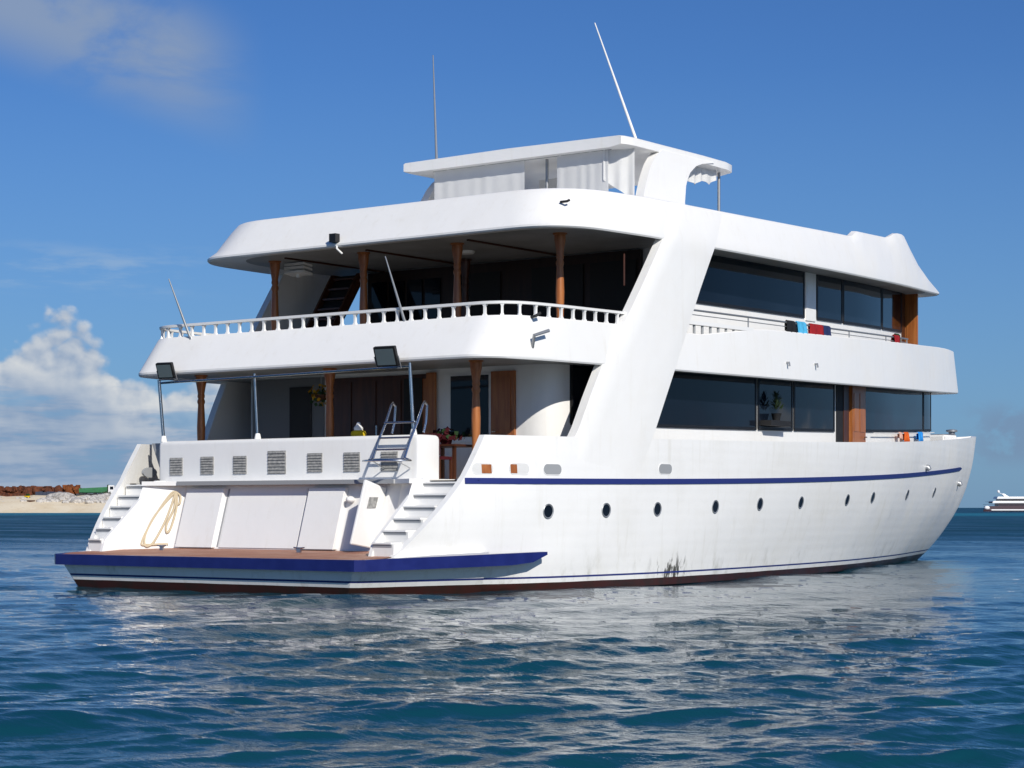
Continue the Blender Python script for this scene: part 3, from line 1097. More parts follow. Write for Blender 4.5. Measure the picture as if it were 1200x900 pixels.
# side rail: little balusters in the cut-out, capping strip and the long hand rail with wire
for sd in (-1, 1):
    sr = bpy.data.objects.new('side_rail', None)
    COL.objects.link(sr)
    sr.parent = ship
    mb = MB()
    pts = along(o_hi, 8.35, 11.6, sd)
    strip(mb, pts, lambda x: z_mid(x) + 1.02, lambda x: z_mid(x) + 1.10, -0.12, 0.0)
    mb.build('capping', M['trim'], sr)
    for x in np.linspace(8.75, 11.1, 8):
        p = along(o_hi, x, x + 0.01, sd, 2)[0] + Vector((0, -sd * 0.06, 0))
        m_ = MB()
        m_.tube([p + Vector((0, 0, band_zt(x) - 0.03)), p + Vector((0, 0, z_mid(x) + 1.05))], 0.03, 8)
        m_.build('small_baluster', M['grey'], sr, smooth=True)  # grey colour stands in for the shadow grooves of the cut-out
    for dz, r_ in ((1.34, 0.022), (1.24, 0.010)):
        pts = along(half(3.0, 0.15, 1.0, 29.0, 1.0), 8.2, 22.4, sd, 40)
        mb = MB()
        mb.tube([p + Vector((0, 0, z_mid(p.x) + dz + 0.006 * max(0, p.x - 16))) for p in pts], r_, 8)
        mb.build('hand_rail', M['galv'], sr, smooth=True)
    for x in (8.4, 11.5, 14.4, 17.3, 20.2, 22.3):
        p = along(half(3.0, 0.15, 1.0, 29.0, 1.0), x, x + 0.01, sd, 2)[0]
        MB().tube([p + Vector((0, 0, band_zt(x) - 0.02)), p + Vector((0, 0, z_mid(x) + 1.34 + 0.006 * max(0, x - 16)))], 0.016, 8).build('stanchion', M['galv'], sr, smooth=True)

# ---- upper deck cabin
cab2 = half(9.2, 1.0, 0.5, 26.2, 0.8, n_side=50)
mb = MB()
mb.loft([ring3(cab2, lambda x, y: z_mid(x) + 0.2), ring3(cab2, lambda x, y: z_roof(x) + 0.12)], 0, True, False)
cabin2 = mb.build('upper_cabin', M['white'], ship, smooth=True)
uw_lo = lambda x: 6.13 + 0.0012 * (x - 5) ** 2
uw_hi = lambda x: z_roof(x) + 0.09
window_band(cab2, cabin2, 9.75, 16.3, uw_lo, uw_hi)
window_band(cab2, cabin2, 17.15, 19.0, uw_lo, uw_hi)
window_band(cab2, cabin2, 19.1, 22.6, uw_lo, uw_hi)
window_band(cab2, cabin2, 22.7, 25.1, uw_lo, uw_hi)
for sd in (-1, 1):
    mb = MB()
    strip(mb, along(cab2, 16.4, 17.05, sd), lambda x: uw_lo(x) - 0.1, uw_hi, 0.0, 0.03)
    mb.build('window_post', M['grey'] if False else M['white'], cabin2)
    mb = MB()
    strip(mb, along(cab2, 25.15, 25.6, sd), lambda x: z_mid(x) + 0.3, uw_hi, 0.0, 0.03)
    mb.build('forward_doorway', M['darkwood'], cabin2)
    q = along(cab2, 25.6, 25.65, sd, 2)[0]
    mb = MB()
    mb.box((q.x, min(q.y, q.y + sd * 0.40), z_mid(25) + 0.27), (q.x + 0.07, max(q.y, q.y + sd * 0.40), z_roof(25) + 0.1))
    fd = mb.build('forward_door', M['wood'], cabin2)
    mb = MB()
    mb.box((q.x - 0.015, min(q.y + sd * 0.08, q.y + sd * 0.34), z_mid(25) + 1.3), (q.x, max(q.y + sd * 0.08, q.y + sd * 0.34), z_roof(25) - 0.15))
    mb.build('door_panel', M['wood'], fd)
# after bulkhead of the upper cabin
bk = MB().box((9.10, -3.9, 4.9), (9.19, 3.9, 7.2)).build('aft_bulkhead', M['shaded_wood'], cabin2)
for y0, y1 in ((3.75, 3.30), (3.2, 2.75), (2.65, 2.2), (2.1, 1.65)):
    w = MB().box((9.06, y1, 5.2), (9.11, y0, 6.95)).build('bulkhead_window', M['glass'], bk)
for y0, y1 in ((1.2, -0.1), (-1.0, -2.4), (-2.6, -3.8)):
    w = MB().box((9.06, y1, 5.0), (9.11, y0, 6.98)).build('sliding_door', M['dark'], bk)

# ---- sun deck slab / roof band
def roof_zt(x):
    return 8.0 + 0.0021 * max(0, x - 5) ** 2 + interp(x, [17.75, 17.85, 20.6, 21.4, 22.2, 22.9], [0, 0.15, 0.13, 0.30, 0.30, 0.20])


r_lo = half(4.45, -0.02, 1.2, 26.4, 0.9, offa=0.08 )
r_lip = half(4.42, -0.04, 1.2, 26.5, 0.9, offa=0.06 )
r_m1 = half(4.57, 0.00, 1.3, 25.2, 0.9, offa=0.17 )
r_m2 = half(4.72, 0.06, 1.3, 24.1, 0.9, offa=0.26 )
r_m3 = half(4.89, 0.14, 1.3, 23.4, 0.9, offa=0.37 )
r_hi = half(5.02, 0.22, 1.35, 23.0, 0.9, offa=0.45 )
r_in = half(5.14, 0.34, 1.35, 22.7, 0.9, offa=0.58 )
r_inl = half(5.14, 0.34, 1.35, 26.2, 0.9, offa=0.58 )


def rz(k):
    return lambda x, y: z_roof(x) * (1 - k) + roof_zt(x) * k


mb = MB()
mb.loft([ring3(r_inl, lambda x, y: z_roof(x) + 0.085), ring3(r_lo, lambda x, y: z_roof(x)), ring3(r_lip, lambda x, y: z_roof(x) + 0.03), ring3(r_lip, lambda x, y: z_roof(x) + 0.07), ring3(r_m1, rz(0.25)), ring3(r_m2, rz(0.5)), ring3(r_m3, rz(0.78)),
         ring3(r_hi, rz(0.98)), ring3(half(5.05, 0.25, 1.35, 22.88, 0.9, offa=0.49 ), rz(1.0)), ring3(r_in, rz(1.0)), ring3(r_in, lambda x, y: z_roof(x) + 0.3)], 0, True, False)
sund = mb.build('sun_deck_bulwark', M['white'], ship, smooth=True, auto=32)
mb = MB()
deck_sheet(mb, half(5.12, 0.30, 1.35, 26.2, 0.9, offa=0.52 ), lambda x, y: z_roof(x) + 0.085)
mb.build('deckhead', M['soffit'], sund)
mb = MB()
deck_sheet(mb, half(5.12, 0.32, 1.35, 22.8, 0.9, offa=0.56 ), lambda x, y: z_roof(x) + 0.31)
mb.build('sun_deck', M['white'], sund)
# dark battens across the deckhead
for y in (3.3, 0.9, -1.9):
    MB().box((5.6, y - 0.03, z_roof(5) + 0.05), (9.0, y + 0.03, z_roof(5) + 0.082)).build('batten', M['darkwood'], sund)
# round deckhead lamp
MB().lathe((7.2, -0.6, z_roof(6) + 0.02), [(0.02, 0.0), (0.16, 0.01), (0.19, 0.05), (0.19, 0.07)]).build('deckhead_lamp', M['trim'], sund, smooth=True)

# ---- raking side wings from the sun deck down into the hull
wz = [2.12, 2.6, 3.19, 3.8, 4.43, 5.38, 6.2, 7.08, 7.6, 8.02]
wa = [4.24, 4.52, 4.91, 5.22, 5.58, 6.33, 6.93, 7.56, 7.95, 8.30]
wf = [6.75, 7.00, 7.35, 7.68, 8.03, 8.56, 9.02, 9.56, 9.95, 10.35]
for sd in (-1, 1):
    mb = MB()
    zz = np.linspace(2.12, 8.0, 34)
    outr, innr = [], []
    for z in zz:
        a, b = interp(z, wz, wa), interp(z, wz, wf)
        o_ = interp(z, [2.1, 3.0, 4.4, 6.9, 7.15, 7.37, 7.6, 7.85, 8.05], [0.012, 0.035, 0.06, 0.085, 0.09, 0.055, -0.005, -0.085, -0.17])
        ro, ri = [], []
        for k in range(9):
            x = a + (b - a) * k / 8
            rr = 0.05 if k == 0 else (0.012 if k == 8 else 0.0)
            ro.append(Vector((x, sd * (S(x) + o_ - rr), z)))
            ri.append(Vector((x, sd * (S(x) + o_ - 0.24), z)))
        outr.append(ro + ri[::-1])
    mb.loft(outr, 0, True, True)
    mb.build('side_wing', M['white'], ship, smooth=True, auto=50)

# ---- turned wooden columns
def column(x, y, z0, z1, mat):
    hgt = z1 - z0
    prof = [(0.115, 0), (0.115, 0.05), (0.095, 0.07), (0.085, 0.10), (0.10, 0.13), (0.082, 0.17), (0.075, 0.3), (0.088, 0.45), (0.092, 0.52), (0.078, 0.66), (0.068, 0.73), (0.085, 0.75), (0.085, 0.765), (0.065, 0.785),
            (0.080, 0.80), (0.080, 0.815), (0.072, 0.83), (0.10, 0.90), (0.118, 0.94), (0.118, 0.985), (0.15, 0.99), (0.15, 1.0)]
    mb = MB()
    mb.lathe((x, y, z0), [(r, t * hgt) for r, t in prof], 16)
    return mb.build('column', M[mat], ship, smooth=True, auto=50, origin=(x, y, z0))


for y in (4.0, 1.33, -1.30, -3.98):
    column(6.0, y, z_mid(6) + 0.25, z_roof(6) + 0.083, 'wood')
for y in (3.92, 0.16, -3.68):
    column(3.6, y, 2.12, z_mid(3.6) + 0.053, 'wood')
column(8.3, 0.3, z_mid(6) + 0.25, z_roof(6) + 0.08, 'darkwood')

# stair to the sun deck by the port wing, with hand rails and a white bracket lamp
mb = MB()
for y in (3.45, 4.25):
    mb.hexa([Vector((6.6, y - 0.03, 4.75)), Vector((6.85, y - 0.03, 4.75)), Vector((8.5, y - 0.03, 7.1)), Vector((8.2, y - 0.03, 7.1))],
            [Vector((6.6, y + 0.03, 4.75)), Vector((6.85, y + 0.03, 4.75)), Vector((8.5, y + 0.03, 7.1)), Vector((8.2, y + 0.03, 7.1))])
sst = mb.build('sun_deck_stair', M['darkwood'], ship)
MB().hexa([Vector((6.75, 3.48, 4.76)), Vector((6.80, 3.48, 4.76)), Vector((8.42, 3.48, 7.08)), Vector((8.36, 3.48, 7.08))],
          [Vector((6.75, 4.22, 4.76)), Vector((6.80, 4.22, 4.76)), Vector((8.42, 4.22, 7.08)), Vector((8.36, 4.22, 7.08))]).build('back_board', M['dark'], sst)
for i in range(9):
    x, z = 6.75 + 0.18 * i, 4.97 + 0.25 * i
    MB().box((x, 3.47, z), (x + 0.24, 4.23, z + 0.04)).build('step', M['darkwood'], sst)
mb = MB()
for z in (6.92, 7.02, 7.10):
    mb.box((6.25, 3.35, z), (6.55, 3.95, z + 0.05), Matrix.Rotation(0.15, 3, 'Y'))
mb.box((6.36, 3.6, 6.85), (6.44, 3.68, 7.2))
mb.build('bracket_lamp', M['trim'], ship)
# louvred vent and lifebuoy seen inside the starboard wing
mb = MB()
mb.tube([(6.9 + 0.0, -4.95 + 0.0, 6.55 + 0.25), (6.9, -4.95, 6.15)], [0.02, 0.02], 8)
mb.build('hook_pole', M['darkwood'], ship)

# ---- fly bridge canopy
mb = MB()
def can_half(x):
    x = x - 0.3
    return interp(x, [9.2, 9.3, 9.6, 12.5, 13.6, 14.0, 14.1], [3.12, 3.18, 3.22, 3.22, 3.18, 3.08, 3.0])


cx_ = [9.5, 9.6, 9.9, 10.8, 11.8, 12.8, 13.4, 13.9, 14.3, 14.4]
rings = []
for x in cx_:
    y = can_half(x)
    zt = 9.78 + 0.0 * x
    ed = 0.08 if x in (9.5, 14.4) else 0.0
    rings.append([Vector((x, yy, zz_)) for yy, zz_ in ((-y + 0.30, 9.575), (-y, 9.62), (-y, 9.785), (-y + 0.05, 9.81), (0, 9.84), (y - 0.05, 9.81), (y, 9.785), (y, 9.62), (y - 0.30, 9.575))])
mb.loft(rings, 0, True, True)
canopy = mb.build('canopy', M['white'], ship, smooth=True, auto=30)
# raking arch legs blending into the canopy
az_ = [7.45, 8.0, 8.6, 9.0, 9.3, 9.5, 9.62, 9.68]
aa_ = [9.75, 9.95, 10.12, 10.32, 10.52, 10.72, 10.9, 11.0]
af_ = [11.6, 11.75, 11.82, 11.92, 12.12, 12.42, 12.80, 13.25]
for sd in (-1, 1):
    mb = MB()
    rings = []
    for z in np.linspace(7.45, 9.68, 26):
        a, b = interp(z, az_, aa_), interp(z, az_, af_)
        yo = sd * interp(z, [7.4, 9.68], [3.42, 3.235])
        r_ = [Vector((a + (b - a) * k / 6, yo, z)) for k in range(7)]
        rings.append(r_ + [p + Vector((0, -sd * 0.22, 0)) for p in r_[::-1]])
    mb.loft(rings, 0, True, True)
    mb.build('canopy_arch', M['white'], canopy, smooth=True, auto=40)
for x, y in ((9.95, -0.78), (14.0, -2.9), (14.0, 2.9)):
    MB().tube([(x, y, 7.4), (x, y, 9.63)], 0.035, 10).build('canopy_post', M['galv'], canopy, smooth=True)
MB().box((11.4, -1.3, 7.5), (11.45, 0.5, 9.4)).build('helm_screen', M['canvas'], canopy)


def curtain(pts, z0, z1, amp, n=40, waves=9, seed=0, name='curtain', zfun=None):
    rnd = random.Random(seed)
    ph = [rnd.uniform(0, 6) for _ in range(4)]
    P0, P1 = Vector((*pts[0], 0)), Vector((*pts[1], 0))
    d = (P1 - P0)
    nn = Vector((d.y, -d.x, 0)).normalized()
    rows_ = []
    for j in range(9):
        v = j / 8
        row = []
        for i in range(n + 1):
            u = i / n
            o_ = amp * (0.4 + 0.6 * v) * (math.sin(u * waves * 6.28 + ph[0]) + 0.5 * math.sin(u * waves * 2.7 * 3.1 + ph[1] + v))
            zl_ = z0(u) if callable(z0) else z0
            row.append(P0 + d * u + nn * o_ + Vector((0, 0, z1 + (zl_ - z1) * v)))
        rows_.append(row)
    back = [[p + nn * 0.012 for p in r_] for r_ in rows_]
    mb = MB()
    mb.loft(rows_, 0, False)
    mb.loft(back, 0, False)
    mb.loft([rows_[-1], back[-1]], 0, False)
    return mb.build(name, M['canvas'], canopy, smooth=True, auto=80)


curtain(((9.74, 2.36), (9.74, -0.30)), 7.7, 9.62, 0.008, waves=7, seed=1)
curtain(((9.74, -1.22), (9.74, -2.62)), 7.9, 9.62, 0.008, waves=5, seed=2)
curtain(((9.72, -2.5), (10.1, -3.08)), lambda u: 8.55 + 0.35 * (1 - u) - 0.1 * u, 9.62, 0.03, waves=2, seed=3, name='loose_curtain')
curtain(((12.2, -2.95), (13.8, -2.95)), lambda u: 9.05 + 0.22 * u + 0.10 * abs(math.sin(u * 8)), 9.62, 0.03, waves=5, seed=5, name='valance')
# a row of dark reefing points under the canopy edge
MB().tube([(9.74, 2.4, 9.58), (9.74, -2.7, 9.58)], 0.02).build('curtain_rail', M['galv'], canopy, smooth=True)

# ---- antennas and lights on top
def whip(name, base, tip, r, mat, label=None):
    b, t = Vector(base), Vector(tip)
    mb = MB()
    mb.lathe(b + Vector((0, 0, -0.02)), [(0.05, 0), (0.05, 0.05), (0.03, 0.12)], 10)
    mb.tube([b + Vector((0, 0, 0.04)), b.lerp(t, 0.1), b.lerp(t, 0.5), t], [r * 1.6, r * 1.3, r, r * 0.5], 8)
    return mb.build(name, M[mat], ship, smooth=True, origin=b)


whip('whip_antenna', (10.05, 2.55, 9.80), (10.02, 2.64, 12.42), 0.024, 'galv')
whip('whip_antenna', (11.95, -2.05, 9.81), (10.9, -1.45, 12.78), 0.028, 'trim')
whip('whip_antenna', (2.95, 3.55, 5.17), (2.62, 3.90, 6.50), 0.022, 'galv')
whip('whip_antenna', (3.0, -2.40, 5.18), (2.72, -2.10, 6.55), 0.022, 'galv')
mb = MB()
mb.lathe((10.9, 0.2, 9.81), [(0.03, 0), (0.03, 0.10), (0.075, 0.11), (0.085, 0.16), (0.085, 0.23), (0.05, 0.28), (0.02, 0.30)], 12)
mb.build('masthead_light', M['dark'], canopy, smooth=True)

# ---- bracket lamps / nozzles on the bulwark corners
def nozzle(p, tip, mat='galv', r=0.03):
    p, tip = Vector(p), Vector(tip)
    mb = MB()
    mb.tube([p, tip], r, 8)
    return mb


def on_band(x, k, lo, hi, zf):
    a = along(lo, x, x + 0.01, -1, 2)[0]
    b = along(hi, max(x, hi[0][0] + 0.02), max(x, hi[0][0] + 0.02) + 0.01, -1, 2)[0]
    q = a.lerp(b, k)
    return Vector((q.x, q.y, zf(x, k)))


q = on_band(3.55, 0.55, o_lo, o_hi, lambda x, k: z_mid(x) + 0.46)
mb = MB()
mb.tube([q + Vector((0.02, -0.02, -0.22)), q + Vector((-0.08, -0.14, 0.0)), q + Vector((0.28, -0.22, 0.11))], 0.035, 8)
mb.build('corner_horn', M['galv'], ship, smooth=True)
MB().tube([q + Vector((0.05, 0.05, 0.36)), q + Vector((0.02, -0.1, 0.38)), q + Vector((0.10, -0.16, 0.44))], 0.03, 8).build('corner_horn', M['dark'], ship, smooth=True)
q = on_band(5.35, 0.6, r_lo, r_hi, lambda x, k: z_roof(x) + 0.50)
for dx, dz, m_ in ((-0.28, 0.05, 'dark'), (0.08, -0.02, 'galv'), (0.22, 0.05, 'dark')):
    MB().tube([q + Vector((dx, 0.1 - dx * 0.1, dz)), q + Vector((dx, -0.09 - dx * 0.2, dz)), q + Vector((dx + 0.04, -0.12 - dx * 0.2, dz + 0.03))], 0.026, 8).build('corner_nozzle', M[m_], ship, smooth=True)
for x, z in ((13.14, 4.91), (14.72, 4.97)):
    y = -S(x) - 0.0
    MB().tube([(x, y + 0.06, z), (x, y - 0.06, z), (x, y - 0.07, z - 0.08)], 0.026, 8).build('scupper_pipe', M['galv'], ship, smooth=True)
q = r_lo[1]
mb = MB()
mb.box((4.33, 0.66, 7.22), (4.47, 0.84, 7.40))
mb.build('camera_lamp', M['black'], ship)
MB().tube([(4.47, 0.75, 7.20), (4.40, 0.68, 7.08), (4.5, 0.62, 6.98)], 0.022, 8).build('lamp_bracket', M['trim'], ship, smooth=True)
MB().lathe((26.5, -2.55, z_roof(26.5) + 0.03), [(0.03, 0), (0.07, 0.02), (0.07, 0.14), (0.03, 0.16)], 10).build('bow_lamp', M['black'], ship, smooth=True)

# ---- awning poles, tube and flood lights over the stern
def pole(p0, p1, r):
    p0, p1 = Vector(p0), Vector(p1)
    ob = MB().tube([p0, p1], r, 10).build('awning_pole', M['steel'], ship, smooth=True, origin=p0)
    MB().lathe(p0 + Vector((0, 0, -0.01)), [(0.07, 0), (0.07, 0.03), (0.05, 0.12), (0.04, 0.13)], 12).build('socket', M['trim'], ob, smooth=True, origin=p0)
    return ob


pole((2.40, 3.82, 3.01), (2.30, 3.86, 4.32), 0.035)
pole((2.55, 1.20, 3.01), (2.48, 1.22, 4.36), 0.03)
pole((2.45, -3.05, 3.01), (2.40, -3.00, 4.40), 0.035)
MB().tube([(2.31, 3.86, 4.25), (2.36, 0.4, 4.29), (2.40, -3.0, 4.33)], 0.025, 8).build('awning_tube', M['steel'], ship, smooth=True)


def flood(p, w, h, yaw, pitch):
    root = bpy.data.objects.new('floodlight', None)
    COL.objects.link(root)
    root.parent = ship
    root.location = p
    root.rotation_euler = (0, pitch, yaw)
    mb = MB()
    mb.box((-0.04, -w / 2, -h / 2), (0.05, w / 2, h / 2))
    mb.box((0.05, -w * 0.36, -h * 0.36), (0.10, w * 0.36, h * 0.36))
    b = mb.build('housing', M['black'], None, bevel=0.012)
    b.parent = root
    b = MB().box((-0.046, -w * 0.42, -h * 0.40), (-0.041, w * 0.42, h * 0.40)).build('lens', M['lens'])
    b.parent = root
    b = MB().tube([(0, -w * 0.56, 0), (0.02, -w * 0.56, -h * 0.62), (0.02, w * 0.56, -h * 0.62), (0, w * 0.56, 0)], 0.012, 6).build('bracket', M['galv'])
    b.parent = root
    return root


flood((2.20, 3.55, 4.50), 0.42, 0.34, 0.15, -0.35)
flood((2.12, -2.64, 4.52), 0.50, 0.40, 0.10, -0.35)

# ---- boarding ladder hooked over the stern locker
lad = bpy.data.objects.new('boarding_ladder', None)
COL.objects.link(lad)
lad.parent = ship
for y in (-2.42, -3.22):
    MB().tube([(1.98, y, 2.55), (2.13, y, 2.86), (2.36, y, 3.25), (2.52, y, 3.58), (2.58, y, 3.65), (2.66, y, 3.58), (2.62, y, 3.25), (2.55, y, 3.05)], 0.024, 8).build('ladder_rail', M['steel'], lad, smooth=True)
for x, z in ((2.06, 2.72), (2.17, 2.95), (2.32, 3.25)):
    MB().tube([(x, -2.42, z), (x, -3.22, z)], 0.02, 8).build('rung', M['steel'], lad, smooth=True)
MB().tube([(1.98, -2.42, 2.55)] + [(1.98 - 0.40 * math.sin(R(a)), -2.82 + 0.55 * math.cos(R(a)), 2.50) for a in range(0, 181, 15)] + [(1.98, -3.22, 2.55)], 0.02, 8).build('foot_hoop', M['steel'], lad, smooth=True)
MB().tube([(2.0, -2.30, 2.53), (2.0, -3.24, 2.53)], 0.022, 8).build('foot_bar', M['steel'], lad, smooth=True)
MB().tube([(1.82, -2.5, 2.52), (2.28, -2.45, 2.36)], 0.014, 8).build('stand_off', M['steel'], lad, smooth=True)
MB().tube([(1.82, -3.1, 2.52), (2.28, -3.1, 2.36)], 0.014, 8).build('stand_off', M['steel'], lad, smooth=True)

# ---- foredeck fittings
MB().box((29.9, -1.25, z_sheer(30) - 0.3), (30.9, -0.1, z_sheer(30) + 0.14)).build('deck_locker', M['trim'], ship, bevel=0.05)
wl = bpy.data.objects.new('windlass', None)
COL.objects.link(wl)
wl.parent = ship
MB().box((32.1, -0.3, z_sheer(32) - 0.2), (32.8, 0.3, z_sheer(32) + 0.02)).build('gearbox', M['grey'], wl, bevel=0.03)
MB().tube([(32.45, -0.4, z_sheer(32) + 0.04), (32.45, 0.4, z_sheer(32) + 0.04)], [0.12, 0.12], 14).build('drum', M['galv'], wl, smooth=True)
MB().lathe((32.9, -0.1, z_sheer(32) + 0.0), [(0.10, 0), (0.10, 0.22), (0.18, 0.24), (0.18, 0.30), (0.05, 0.32)], 12).build('capstan', M['galv'], wl, smooth=True)

# ------------------------------------------------------------------ loose things aboard
# rope hanging on the port side of the transom
mb = MB()
def fac(y, z):       # point just aft of the port facet
    k = (3.72 - y) / (3.72 - YT)
    xb = 1.05 + (tr_x(0.6) - 1.05) * k
    xt = 1.72 + (tr_x(2.06) - 1.72) * k
    return Vector((interp(z, [0.6, 2.06], [xb, xt]) - 0.05, y, z))


knot = (3.10, 1.93)
loops = [[(3.10, 1.93), (3.25, 1.75), (3.45, 1.4), (3.52, 1.05), (3.48, 0.84), (3.40, 0.80), (3.30, 0.9), (3.18, 1.3), (3.12, 1.7), (3.10, 1.93)],
         [(3.10, 1.93), (3.05, 1.6), (3.13, 1.25), (3.08, 1.08), (3.02, 1.2), (3.0, 1.6), (3.08, 1.93)],
         [(3.10, 1.93), (3.2, 1.9), (3.36, 1.6), (3.50, 1.2), (3.55, 0.86), (3.42, 0.83), (3.15, 0.84), (3.0, 0.84)],
         [(3.1, 1.93), (2.98, 1.85), (2.95, 1.7), (3.02, 1.66)]]
for lp in loops:
    pts = [fac(3.08 + (q[0] - 3.10) * 0.75, q[1]) for q in lp]
    sm = []
    for i in range(len(pts) - 1):
        p0, p1, p2, p3 = pts[max(i - 1, 0)], pts[i], pts[i + 1], pts[min(i + 2, len(pts) - 1)]
        for k in range(5):
            t = k / 5
            sm.append(0.5 * ((2 * p1) + (p2 - p0) * t + (2 * p0 - 5 * p1 + 4 * p2 - p3) * t * t + (3 * p1 - p0 - 3 * p2 + p3) * t**3))
    sm.append(pts[-1])
    mb.tube(sm, 0.025, 6)
tag(mb.build('rope', M['rope'], None, smooth=True, origin=fac(3.1, 1.93)), 'tan mooring rope hung in loose loops beside the port boarding steps', 'rope')

# yellow canister behind the locker
c = Vector((3.35, -0.85, 2.75))
jc = empty('canister', c, 'yellow canister with a white top standing behind the white stern locker', 'canister')
MB().lathe(c, [(0.10, 0), (0.155, 0.02), (0.155, 0.36), (0.14, 0.40), (0.09, 0.42)], 16).build('body', M['yellow'], jc, smooth=True)
MB().lathe(c + Vector((0, 0, 0.415)), [(0.09, 0), (0.10, 0.06), (0.05, 0.12), (0.03, 0.17)], 12).build('cap', M['trim'], jc, smooth=True)
c0 = MB()
c0.box((3.1, -1.2, 2.12), (3.6, -0.5, 2.749))
tag(c0.build('crate', M['grey'], None, bevel=0.02), 'low grey box carrying the yellow canister on the aft deck', 'box')

# hanging yellow flowers by the middle column of the main deck
c = Vector((3.95, 0.72, 3.95))
hb = empty('hanging_basket', c, 'yellow flowers in a basket hung under the deckhead by the wooden column', 'plant')
MB().lathe(c + Vector((0, 0, -0.12)), [(0.06, 0), (0.14, 0.06), (0.17, 0.14), (0.15, 0.14)], 12).build('basket', M['darkwood'], hb, smooth=True)
mb = MB()
mb2 = MB()
rnd = random.Random(2)
for i in range(90):
    v = Vector((rnd.gauss(0, 1), rnd.gauss(0, 1), rnd.gauss(0, 0.8))).normalized() * rnd.uniform(0.1, 0.27)
    p = c + v + Vector((0, 0, 0.02))
    a_ = Vector((rnd.uniform(-1, 1), rnd.uniform(-1, 1), rnd.uniform(-1, 1))).normalized() * 0.05
    b_ = a_.cross(v).normalized() * 0.045
    (mb2 if i % 3 == 0 else mb).add([p - a_, p + b_, p + a_, p - b_], [(0, 1, 2, 3)])
mb.build('flowers', M['flower'], hb)
mb2.build('leaves', M['green'], hb)
MB().tube([c + Vector((0, 0, 0.05)), c + Vector((0, 0, 0.53))], 0.008, 6).build('cord', M['galv'], hb)

# table with red flowers and stools on the starboard quarter
tb = empty('deck_table', (3.75, -2.85, 2.12), 'dark wooden table standing on the aft deck beside the starboard column', 'table')
MB().box((3.35, -3.35, 2.80), (4.2, -2.35, 2.85)).build('table_top', M['darkwood'], tb, bevel=0.01)
for x in (3.42, 4.12):
    for y in (-3.28, -2.42):
        MB().box((x - 0.03, y - 0.03, 2.125), (x + 0.03, y + 0.03, 2.80)).build('leg', M['darkwood'], tb)
fl = empty('flower_pot', (3.7, -2.85, 2.852), 'dark red flowers in a pot on the table behind the starboard column', 'plant')
MB().lathe((3.7, -2.85, 2.852), [(0.10, 0), (0.14, 0.14), (0.15, 0.15), (0.12, 0.15)], 12).build('pot', M['maroon'], fl, smooth=True)
mb = MB()
mb2 = MB()
for i in range(140):
    v = Vector((rnd.gauss(0, 1), rnd.gauss(0, 1), abs(rnd.gauss(0, 0.8)))).normalized() * rnd.uniform(0.08, 0.36)
    p = Vector((3.7, -2.85, 2.97)) + Vector((v.x, v.y * 1.2, v.z * 0.6))
    a_ = Vector((rnd.uniform(-1, 1), rnd.uniform(-1, 1), rnd.uniform(-1, 1))).normalized() * 0.06
    b_ = a_.cross(v + Vector((0.01, 0, 0))).normalized() * 0.05
    (mb2 if i % 3 == 0 else mb).add([p - a_, p + b_, p + a_, p - b_], [(0, 1, 2, 3)])
mb.build('blossoms', M['maroon'], fl)
mb2.build('leaves', M['green'], fl)
ch0 = None


def chair(x, y, rzv, label):
    r_ = empty('deck_chair', (x, y, 2.122), label, 'chair', 'maroon chairs round the aft deck table', rzv)
    def P(mb, nm, mt):
        b = mb.build(nm, M[mt])
        b.parent = r_
        return b
    P(MB().box((-0.22, -0.22, 0.42), (0.22, 0.22, 0.48)), 'seat', 'maroon')
    P(MB().box((-0.25, -0.22, 0.50), (-0.20, 0.22, 0.92)), 'backrest', 'maroon')
    for sx in (-0.2, 0.2):
        for sy in (-0.2, 0.2):
            P(MB().box((sx - 0.02, sy - 0.02, 0.0), (sx + 0.02, sy + 0.02, 0.42)), 'leg', 'darkwood')
    return r_


chair(3.15, -3.05, 0.1, 'maroon chair nearest the boarding steps, at the aft deck table')
chair(4.45, -3.6, 2.6, 'maroon chair beside the hull bulwark, behind the starboard column')

# laundry on the upper side rail
def cloth(name, label, x0, x1, drop, mat, off=0.15, zf=None, group='washing drying on the ship', r=0.03, seed=0):
    rnd = random.Random(seed)
    o_ = half(3.0, off, 1.0, 29.0, 1.0)
    pts = along(o_, x0, x1, -1, 12)
    rows_ = []
    a1, a2 = rnd.uniform(0, 6), rnd.uniform(0, 6)
    prof = [(0.05, -drop * 0.7), (0.045, -drop * 0.35), (0.035, 0), (0, 0.035), (-0.035, 0), (-0.05, -drop * 0.5), (-0.055, -drop)]
    for j, (dy, dz) in enumerate(prof):
        row = []
        for i, p in enumerate(pts):
            u = i / 11
            wob = 0.035 * math.sin(u * 11 + a1) * (1 if j > 3 else -1) * min(1, abs(dz) * 4)
            row.append(Vector((p.x + (0.03 * math.sin(3 * u + a2) * (-dz) if dz < 0 else 0), p.y + dy + wob, zf(p.x) + dz + 0.02 * math.sin(u * 7 + a2) * (1 if j == 6 else 0))))
        rows_.append(row)
    mb = MB()
    mb.loft(rows_, 0, False)
    ob = mb.build(name, M[mat], None, smooth=True, auto=80, origin=(pts[0].x, pts[0].y, zf(pts[0].x)))
    sm = ob.modifiers.new('solid', 'SOLIDIFY')
    sm.thickness = 0.008
    return tag(ob, label, 'laundry', group)


